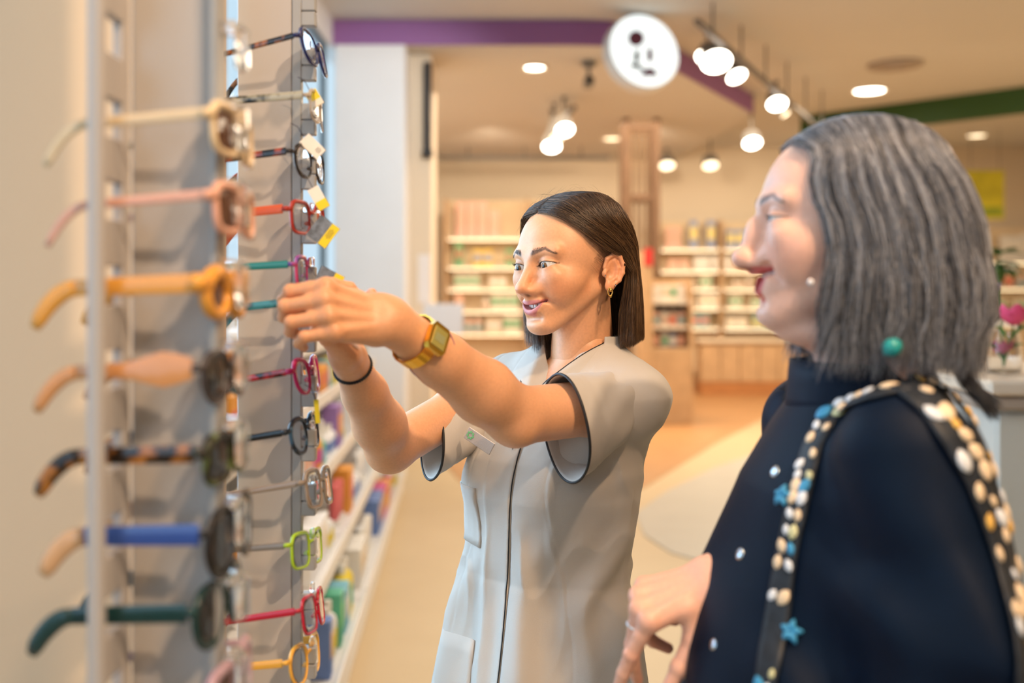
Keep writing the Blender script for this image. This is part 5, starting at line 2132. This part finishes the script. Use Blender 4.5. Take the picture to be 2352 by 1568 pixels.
def price_tag(o, c, ang, w, h, cols, tilt=0.0, lines=True):
    """card hanging from glasses o, lower corner out; c world centre"""
    n_ = V(.25, -.95, .05).normalized()
    x_ = (V(math.cos(ang), 0, math.sin(ang)))
    x_ = (x_ - n_ * x_.dot(n_)).normalized()
    u_ = n_.cross(x_)
    M_ = Matrix((x_, u_, n_)).transposed()
    t_ = MB().box(c, (w, h, .0008), M_).build('price_tag', cols[0], o)
    MB().box(c + x_ * w * .30 + n_ * .0006, (w * .38, h * .98, .0004), M_).build('coloured_band', cols[1], t_)
    if lines:
        for k in range(3):
            MB().box(c + x_ * w * (.20 + .08 * k) + u_ * h * .08 + n_ * .0010, (.0007, h * (.35 + .1 * (k % 2)), .0003), M_).build('print_line', mat('tag_print', (.05, .05, .06), .6), t_)
    MB().tube([c - x_ * w * .42, c - x_ * w * .6 + V(-.006, 0, .012), c - x_ * w * .6 + V(-.014, 0, .016)], .0005, 5).build('thread', mat('tag_thread', (.03, .03, .05), .6), t_)
    return t_


YEL = mat('tag_yellow', (.80, .62, .02), .5)
TAGW = mat('tag_white', (.80, .76, .70), .5)
TAGB = mat('tag_slate', (.14, .17, .22), .5, noise=(120, .5))

GA, GB = 'sunglasses on the near rack panel', 'reading glasses on the far rack panel'
YA, DA = 0, .812
glasses((484, 258), DA, YA, 3, 'cream sunglasses with slim arms, topmost on the near panel', 'rect', .0245, .0200, .0034, .0046, plastic('cream', (.76, .58, .36)), plastic('cream'), lens=M_BROWN, group=GA, cat='sunglasses')
glasses((488, 446), DA, YA, 3, 'peach pink sunglasses with slim arms on the near panel', 'rect', .0235, .0195, .0034, .0042, plastic('peach', (.76, .40, .29)), plastic('peach'), lens=M_BROWN, group=GA, cat='sunglasses')
glasses((462, 650), DA, YA, 1, 'thick orange sunglasses with brown lenses on the near panel', 'round', .0220, .0180, .0058, .0078, plastic('orange', (.80, .36, .06)), plastic('orange'), lens=M_BROWN, group=GA, cat='sunglasses')
glasses((466, 846), DA, YA, 1, 'dark-lensed sunglasses with broad tan arms swelling in the middle', 'drop', .0255, .0210, .0024, .0066, plastic('ink', (.06, .05, .05)), plastic('tan', (.68, .31, .12)), lens=M_DARK, bow=.024, group=GA, cat='sunglasses')
glasses((470, 1042), DA, YA, 1, 'tortoiseshell sunglasses with dark green-tinted lenses on the near panel', 'rect', .0245, .0195, .0034, .0076, tortoise('tort_front', (.02, .018, .012), (.10, .14, .03)), tortoise('tort_arm', (.018, .010, .006), (.42, .15, .02), 60), lens=M_DARK, group=GA, cat='sunglasses')
glasses((482, 1228), DA, YA, 1, 'big round black sunglasses with blue-edged arms on the near panel', 'round', .0285, .0285, .0022, .0088, plastic('black', (.014, .013, .013)), plastic('blue', (.04, .09, .34)), plastic('tan_tip', (.72, .40, .20)), lens=M_DARK, group=GA, cat='sunglasses')
glasses((452, 1408), DA, YA, 2, 'large dark teal sunglasses near the bottom of the near panel', 'drop', .0275, .0250, .0030, .0080, plastic('teal', (.012, .045, .045)), plastic('teal'), lens=M_DARK, group=GA, cat='sunglasses')
glasses((478, 1606), DA, YA, 3, 'mauve sunglasses cut off by the bottom of the photo', 'rect', .0245, .0210, .0040, .0050, plastic('mauve', (.46, .30, .36)), plastic('mauve'), lens=M_BROWN, group=GA, cat='sunglasses')

YB_, DB = 3, 1.232
g1 = glasses((689, 78), DB, YB_, 11, 'navy oval glasses with tortoiseshell arms, topmost on the far panel', 'cat', .0245, .0215, .0021, .0036, plastic('navy', (.012, .018, .10)), tortoise('tort_brown', (.018, .012, .010), (.30, .11, .04), 55), group=GB)
g2 = glasses((711, 217), DB, -4, 3, 'glasses with black patterned arms and a thin glinting front', 'rect', .0240, .0190, .0018, .0050, plastic('crystal', (.62, .52, .42), .08, .5), tortoise('zebra', (.010, .012, .012), (.40, .38, .30), 42), group=GB)
price_tag(g2, P(722, 226, 1.262), -1.0, .021, .016, (YEL, TAGW), lines=False)
g3 = glasses((672, 345), DB, YB_ + 4, 4, 'black and red tortoiseshell glasses with rounded lenses on the far panel', 'drop', .0235, .0205, .0019, .0046, plastic('dark', (.020, .015, .014)), tortoise('tort_red', (.012, .010, .009), (.36, .06, .02), 60), group=GB)
price_tag(g3, P(718, 336, 1.262), -.75, .030, .017, (TAGW, TAGW))
g4 = glasses((664, 478), DB, YB_ + 6, 3, 'red glasses with broad orange-red arms on the far panel', 'rect', .0240, .0200, .0023, .0058, plastic('red', (.36, .03, .02), .12), plastic('vermilion', (.66, .11, .03)), group=GB)
price_tag(g4, P(732, 455, 1.262), -1.02, .030, .015, (TAGW, YEL), lines=False)
price_tag(g4, P(742, 532, 1.262), -.62, .030, .032, (TAGB, YEL))
g5 = glasses((678, 606), DB, -2, 2, 'glasses with plain teal arms and a pink and violet front', 'rect', .0235, .0190, .0020, .0048, tortoise('pink_violet', (.50, .05, .16), (.10, .05, .32), 40), plastic('teal_green', (.02, .20, .19)), group=GB)
price_tag(g5, P(752, 650, 1.262), -.45, .032, .034, (TAGB, YEL))
g6 = glasses((700, 690), 1.238, 0, 5, 'glasses with black and teal arms in the assistant\'s fingers', 'rect', .0240, .0195, .0020, .0052, tortoise('teal_black', (.012, .012, .014), (.04, .22, .26), 38), tortoise('teal_black'), group=GB)
price_tag(g6, P(772, 798, 1.262), -.3, .016, .010, (YEL, YEL), lines=False)
g7 = glasses((672, 852), DB, YB_, 9, 'bright pink glasses with red and black speckled arms', 'cat', .0235, .0215, .0026, .0044, plastic('magenta', (.66, .02, .16), .12, .25), tortoise('red_black', (.03, .012, .012), (.55, .03, .04), 50), group=GB)
g8 = glasses((662, 992), DB, YB_ + 2, 9, 'dark blue marbled glasses with black arms on the far panel', 'drop', .0235, .0220, .0026, .0044, tortoise('blue_marble', (.012, .018, .030), (.04, .10, .17), 60), plastic('jet', (.012, .012, .014)), group=GB)
price_tag(g8, P(728, 945, 1.262), -1.5, .030, .006, (YEL, YEL), lines=False)
g9 = glasses((697, 1108), DB, 4, 9, 'taupe see-through glasses on the far panel', 'rect', .0235, .0235, .0022, .0042, plastic('taupe', (.34, .27, .21), .15, .2), plastic('taupe'), group=GB, roll=-6)
g10 = glasses((668, 1252), DB, 6, 5, 'lime green glasses with grey arms on the far panel', 'rect', .0250, .0215, .0020, .0042, plastic('lime', (.36, .55, .02), .2), plastic('grey_arm', (.20, .18, .16)), group=GB, roll=-8)
g11 = glasses((693, 1402), DB, 0, 8, 'plain red glasses with straight red arms on the far panel', 'rect', .0250, .0225, .0019, .0044, plastic('scarlet', (.46, .012, .035), .25), plastic('scarlet'), group=GB, roll=-8)
g12 = glasses((664, 1522), DB, 5, 7, 'amber yellow glasses, lowest in view on the far panel', 'drop', .0250, .0235, .0022, .0050, plastic('amber', (.80, .42, .06), .2), plastic('amber'), group=GB, roll=-6)
# ------------------------------------------------------------------ grey-haired customer in profile
M_SKIN_O = mat('skin_rosy', rough=.38, attr='tone', sss=.10, noise=(260, .05), bump=(1300, .14))
M_COAT = mat('navy_coat', (.0018, .0075, .022), .55, noise=(30, .08), bump=(900, .15), spec=.16)
OLD = empty('person', (.36, 1.08, 0))
tag(OLD, 'grey-haired smiling woman in a navy coat seen in profile', 'person')
OO = P(1946, 512, 1.075)
OM = frame(93, 1, 0)
of, oinfo = head_field(True)
ov, oq = of.mesh()
oc = head_cols(ov, oinfo, SKIN_O, True, brow=(.06, .04, .035), lip=(.60, .12, .11))
parts = [(place(ov, OM, OO), oq[:, ::-1], oc)]
WO = P(1650, 1328, 1.115)
fO = P(1468, 1392, 1.110) - WO
parts.append(hand(WO, fO, (-.30, -.42, .85), True,
                  {'index': (4, 50, 6, 4), 'middle': (1, 68, 12, 8), 'ring': (-3, 80, 30, 20), 'pinky': (-8, 84, 40, 25)},
                  (.34, .62, .56, 4, 4), 1.04, SKIN_O * np.array((1.0, .92, .86)), .0014, (.86, .52, .44), tail=(WO + V(.07, .07, .006), .0235, .027)))
hand_O = hand.joints
EO = V(.40, 1.27, 1.10)
parts.append(limb([(EO, WO, .040, .024)], SKIN_O, .004))
tf = Field(np.arange(.15, .60, .007), np.arange(.88, 1.32, .007), np.arange(.7, 1.44, .007))
tf.cap((.37, 1.10, 1.22), (.36, 1.10, .78), .10, .11, .03)
tf.cap((.37, 1.24, 1.29), (.37, .97, 1.29), .045, .045, .04)
tf.cap((.385, 1.09, 1.42), (.385, 1.09, 1.25), .050, .06, .04)
tf.cap((.37, 1.25, 1.28), EO, .04, .038, .03)
tv, tq = tf.mesh()
parts.append((tv, tq, np.tile(SKIN_O, (len(tv), 1)).astype(np.float32)))
bv, bq, bc = merge(parts)
obj('body', np_mesh('body', bv, bq, True, bc), M_SKIN_O, OLD)
for s in (-1, 1):
    cc = place(np.array([(s * .0305, .0764, 0)]), OM, OO)[0]
    eyeball('eye', cc, np.array(OM) @ np.array((0, 1, -.05)), .0136, (.07, .05, .03), OLD)
teeth('teeth', OM, OO, oinfo, OLD, -.0078)
lashes('eyelashes', OM, OO, OLD, True, 30, .006)
brow_hairs('eyebrow', OM, OO, OLD, of, (.055, .04, .035), 300)

hp = bob_hair(9000, 7, False, -.150, part_x=.006, wave=.0065, old=True)
hs = catmull(hp, np.linspace(0, 1, 14))
rng = np.random.RandomState(2)
g0, g1_, g2_ = np.array((.030, .027, .029)), np.array((.18, .18, .20)), np.array((.48, .49, .54))
lock = np.sin(np.arange(len(hs)) * .37) * .5 + .5
az = np.arctan2(hp[:, 3, 1] + .012, hp[:, 3, 0])
strip = .5 + .5 * np.sin(az * 46) * np.sin(az * 17 + 1)
tt = np.clip(strip * .95 + rng.rand(len(hs)) * .35 - .15, 0, 1)[:, None]
hcol = np.where(tt < .5, g0 + (g1_ - g0) * tt * 2, g1_ + (g2_ - g1_) * (tt - .5) * 2)
hw = place(hs.reshape(-1, 3), OM, OO).reshape(hs.shape)
M_HAIR_O = mat('grey_hair', rough=.36, attr='tone', spec=.55)
ho = obj('hair', strands_mesh('hair', hw, rng.uniform(.00028, .00050, len(hs)), hcol), M_HAIR_O, OLD)
# long lock lying on the collar at the nape, and a wisp at the throat
lk = []
for k in range(260):
    j = rng.normal(0, 1, 2)
    a_, b_, c_, d_ = P(2190, 700, 1.06), P(2200, 800, 1.06), P(2228, 880, 1.02), P(2292 + rng.uniform(-22, 10), 958 + rng.uniform(-35, 8), 1.0)
    w = rng.normal(0, .0035, 3)
    lk.append([np.array(a_) + w * 2, np.array(b_) + w * 1.4, np.array(c_) + w, np.array(d_) + w * .5])
lk1, lk = lk, []
for k in range(120):
    w = rng.normal(0, .004, 3)
    a_, b_, c_, d_ = P(1895, 800, 1.14), P(1868, 862, 1.15), P(1838, 900, 1.15), P(1800 + rng.uniform(-10, 25), 915 + rng.uniform(-18, 12), 1.15)
    lk.append([np.array(a_) + w, np.array(b_) + w, np.array(c_) + w, np.array(d_) + w])
for lk in (lk1, lk):
    ls = catmull(np.array(lk), np.linspace(0, 1, 10))
    obj('hair_lock', strands_mesh('hair_lock', ls, np.full(len(ls), .0005), np.tile(g0, (len(ls), 1)) * rng.uniform(.5, 1.8, (len(ls), 1))), M_HAIR_O, ho)

# ---- coat
cf = Field(np.arange(.12, .66, .0032), np.arange(.80, 1.40, .0032), np.arange(.86, 1.40, .0032))
x, y, z = cf.grid()
zc = [.80, 1.03, 1.15, 1.25, 1.31, 1.345, 1.37, 1.40]
cx = np.interp(z, zc, [.336, .350, .364, .382, .392, .395, .395, .395])
axx = np.interp(z, zc, [.180, .160, .145, .124, .100, .082, .070, .066])
byy = np.interp(z, zc, [.205, .185, .175, .165, .135, .100, .072, .066])
yc = 1.105
rr = np.sqrt(((x - cx) / axx) ** 2 + ((y - yc) / byy) ** 2)
cf.F = ((rr - 1) * np.minimum(axx, byy)).astype(np.float32)
SN = V(.378, .955, 1.300)
EN = V(.405, .905, 1.03)
cf.cap(SN, SN.lerp(EN, .5) + V(.004, -.004, 0), .066, .072, .030)
cf.cap(SN.lerp(EN, .5) + V(.004, -.004, 0), EN, .072, .068, .020)
cf.cap(EN, EN + V(-.03, .0, -.2), .068, .06, .020)
cf.cap((.378, 1.255, 1.295), (.40, 1.29, 1.05), .062, .066, .03)
cf.cap((.40, 1.29, 1.06), P(1712, 1345, 1.13), .060, .040, .02)
# soft folds
fold = .0095 * np.sin(58 * (x + .55 * z) + 3) * smoothstep(1.30, 1.15, z) * smoothstep(1.02, .92, y)
fold += .0080 * np.sin(34 * (x - .9 * z) + 20 * y) * smoothstep(1.27, 1.10, z)
fold += .0110 * np.sin(44 * (z + .75 * x) + 1.2) * np.exp(-((z - 1.12) / .07) ** 2) * smoothstep(1.0, .90, y)
cf.F -= fold.astype(np.float32)
# open neck
cf.cap((.387, 1.098, 1.33), (.372, 1.09, 1.48), .058, .066, .008, 's')
v, q = cf.mesh()
coat = obj('coat', np_mesh('coat', v, q), M_COAT, OLD)


def coat_hit(px, py):
    """first point of the coat on the line through a pixel, with its normal"""
    o = np.array((0, 0, CAMZ))
    dr = np.array(P(px, py, 1.0)) - o
    ts = np.arange(.78, 1.3, .0012)
    pts = o + dr[None, :] * ts[:, None]
    idx = [np.clip(np.round((pts[:, i] - cf.ax[i][0]) / (cf.ax[i][1] - cf.ax[i][0])).astype(int), 0, len(cf.ax[i]) - 1) for i in range(3)]
    val = cf.F[idx[0], idx[1], idx[2]]
    h = np.where(val < 0)[0]
    if not len(h):
        return None, None
    i, j, k = (int(idx[a][h[0]]) for a in range(3))
    i, j, k = (min(max(a, 2), cf.F.shape[b] - 3) for b, a in enumerate((i, j, k)))
    g = np.array((cf.F[i + 2, j, k] - cf.F[i - 2, j, k], cf.F[i, j + 2, k] - cf.F[i, j - 2, k], cf.F[i, j, k + 2] - cf.F[i, j, k - 2]))
    return Vector(pts[h[0]]), Vector(g).normalized()


# stand collar
cvs, cqs = [], []
nb2 = 60
for k in range(nb2):
    an = 2 * math.pi * k / nb2
    for t_ in (0, .33, .66, 1.0):
        r_ = .082 - .012 * t_ + .004 * math.sin(3 * an + 1)
        fr_ = max(0, -math.cos(an))
        cvs.append((.388 - .006 * t_ + math.cos(an) * (r_ + .004 * fr_), 1.098 + math.sin(an) * r_, 1.335 + .050 * t_ - .012 * fr_ * (1 - t_)))
for k in range(nb2):
    for r_ in range(3):
        a, b = k * 4 + r_, ((k + 1) % nb2) * 4 + r_
        cqs.append((a, b, b + 1, a + 1))
co2 = obj('coat_collar', np_mesh('coat_collar', np.array(cvs), np.array(cqs)), M_COAT, coat)
md = co2.modifiers.new('thickness', 'SOLIDIFY')
md.thickness = .005
# snap buttons
for px, py in ((1780, 1083), (1700, 1272), (1640, 1480)):
    h, n_ = coat_hit(px, py)
    if h:
        xq = n_.orthogonal().normalized()
        MB().lathe([(.001, -.002), (.0062, -.002), (.0068, 0), (.0058, .0016), (.003, .0022), (.0005, .0022)], h, 16, Matrix((xq, n_.cross(xq), n_)).transposed()).build('snap_button', mat('snap_steel', (.60, .66, .72), .18, 1.0), coat, smooth=True)

# patterned strap over the near shoulder
M_BAND = mat('strap_black', (.014, .018, .026), .5, noise=(80, .4))
strap = None


def ribbon(name, path, width, parent, lift=.003):
    P_ = []
    for i in range(len(path) - 1):
        for t_ in np.linspace(0, 1, 9)[:-1]:
            P_.append(Vector(path[i]).lerp(Vector(path[i + 1]), t_))
    P_.append(Vector(path[-1]))
    hits = []
    for p in P_:
        h, n_ = coat_hit(p[0], p[1])
        if h is None:
            continue
        hits.append([h, n_])
    # smooth
    for _ in range(4):
        hs_ = [h.copy() for h, _n in hits]
        ns_ = [n_.copy() for _h, n_ in hits]
        for i in range(1, len(hits) - 1):
            hits[i][0] = (hs_[i - 1] + hs_[i] * 2 + hs_[i + 1]) / 4
            hits[i][1] = (ns_[i - 1] + ns_[i] * 2 + ns_[i + 1]).normalized()
    vs, fs = [], []
    fr = []
    for i, (h, n_) in enumerate(hits):
        t_ = (hits[min(i + 1, len(hits) - 1)][0] - hits[max(i - 1, 0)][0]).normalized()
        s_ = t_.cross(n_).normalized()
        fr.append((h + n_ * lift, t_, s_, n_))
        for w_ in (-1, -.5, 0, .5, 1):
            vs.append(h + n_ * (lift - .001 * w_ * w_) + s_ * width * .5 * w_)
    for i in range(len(hits) - 1):
        for k in range(4):
            a = i * 5 + k
            fs.append((a, a + 1, a + 6, a + 5))
    o = obj(name, np_mesh(name, np.array([tuple(v) for v in vs]), np.array(fs)), M_BAND, parent)
    md = o.modifiers.new('thickness', 'SOLIDIFY')
    md.thickness = .0025
    md.offset = 1
    return o, fr


SC_ = [('petal_cream', (.80, .62, .42)), ('petal_white', (.74, .77, .82)), ('petal_gold', (.74, .44, .10)), ('petal_blue', (.05, .30, .55)), ('petal_straw', (.70, .66, .36))]
SM_ = [mat(n_, c_, .45) for n_, c_ in SC_]
pm = []
pb_ = MB().lathe([(.15, -.9), (.75, -.5), (1.0, 0.0), (.8, .55), (.2, .95)], (0, 0, 0), 10, Matrix.Diagonal((1, .38, 1)))
for m_ in SM_:
    ob = pb_.build('petal', m_, None, smooth=True)
    pm.append(ob.data)
    bpy.data.objects.remove(ob)
paths = [('patterned_strap', [(2085, 892), (1990, 915), (1915, 948), (1872, 1020), (1845, 1120), (1822, 1220), (1803, 1320), (1788, 1420), (1772, 1510), (1758, 1600)], .026, [0, 1, 0, 0, 1, 4, 1, 3], .0075),
         ('patterned_strap', [(2085, 892), (2140, 935), (2195, 1010), (2235, 1090), (2268, 1180), (2300, 1290), (2325, 1400), (2345, 1510), (2355, 1600)], .036, [0, 0, 1, 2, 0, 0, 1, 0], .0085),
         ('patterned_strap', [(2080, 870), (2150, 885), (2215, 940), (2256, 1040), (2280, 1120), (2305, 1210), (2330, 1320), (2352, 1440), (2365, 1540)], .018, [2, 0, 1, 0, 2, 0], .0075)]
rg = random.Random(13)
for nm, pth, wd_, cl, pr in paths:
    so_, fr = ribbon(nm, pth, wd_, coat)
    acc = 0
    last = None
    k = 0
    for i, (c, t_, s_, n_) in enumerate(fr):
        if last is not None:
            acc += (c - last).length
        last = c
        if acc > pr * 1.55:
            acc = 0
            for side in ((-1, 1) if wd_ > .02 else (0,)):
                if rg.random() < .42:
                    continue
                ci = cl[k % len(cl)]
                k += 1
                ob = bpy.data.objects.new('petal', pm[ci])
                COL.objects.link(ob)
                ang = rg.uniform(-.7, .7)
                ax_ = (t_ * math.cos(ang) + s_ * math.sin(ang)).normalized()
                sz = pr * rg.uniform(.7, 1.45)
                Mx = Matrix((ax_.cross(n_) * -1, n_, ax_)).transposed().to_4x4()
                Mx = Matrix.Translation(c + n_ * .003 + s_ * side * wd_ * rg.uniform(.18, .34)) @ Mx @ Matrix.Diagonal((sz * .72, sz * .72, sz, 1))
                ob.parent = so_
                ob.matrix_parent_inverse = wmat(so_).inverted()
                ob.matrix_basis = Mx
# blue blossom on the front strap and a teal clip at the nape
for px, py in ((1822, 1452), (1806, 1142)):
    h, n_ = coat_hit(px, py)
    if h:
        mb = MB()
        xq = n_.orthogonal().normalized()
        yq = n_.cross(xq)
        for k in range(5):
            an = 2 * math.pi * k / 5
            d_ = xq * math.cos(an) + yq * math.sin(an)
            mb.tube([h + n_ * .005, h + n_ * .007 + d_ * .006, h + n_ * .005 + d_ * .012], [.002, .0040, .001], 6)
        mb.build('blue_blossom', SM_[3], coat, smooth=True)
tc_ = P(2050, 797, .975)
MB().lathe([(.001, -.011), (.0075, -.006), (.0095, 0), (.0065, .007), (.001, .010)], tc_, 14, Matrix.Rotation(.9, 3, 'Y')).build('teal_clip', mat('teal_bead', (.02, .30, .30), .25), OLD, smooth=True)
ec = P(1862, 648, .99)
MB().lathe([(.0005, -.004), (.0032, -.0015), (.0036, 0), (.0028, .002), (.0005, .0035)], ec, 12).build('pearl_earring', mat('pearl', (.80, .76, .78), .2), OLD, smooth=True)
# ring on the hand
r0_, r1_ = hand_O['middle'][0][0], hand_O['middle'][0][1]
rc = r0_.lerp(r1_, .42)
ax_ = (r1_ - r0_).normalized()
xq = ax_.orthogonal().normalized()
yq = ax_.cross(xq)
rm = MB().loop_tube([rc + xq * math.cos(a) * .0100 + yq * math.sin(a) * .0100 for a in np.linspace(0, 6.283, 25)[:-1]], .0015, 6)
rm.build('finger_ring', mat('ring_silver', (.75, .78, .82), .15, 1.0), OLD, smooth=True)

# ------------------------------------------------------------------ labels that single out look-alike packs
ORD = ['first', 'second', 'third', 'fourth', 'fifth', 'sixth', 'seventh', 'eighth', 'ninth', 'tenth', 'eleventh', 'twelfth']
same = {}
for o in COL.objects:
    if o.parent is None and o.get('label'):
        same.setdefault(o['label'], []).append(o)
for lb, os_ in same.items():
    if len(os_) < 2:
        continue
    near = 'white gondola' in lb
    os_.sort(key=lambda o: o.location.y if near else o.location.x)
    for k, o in enumerate(os_):
        if k < len(ORD):
            o['label'] = lb + (', %s from near end' if near else ', %s from left') % ORD[k]
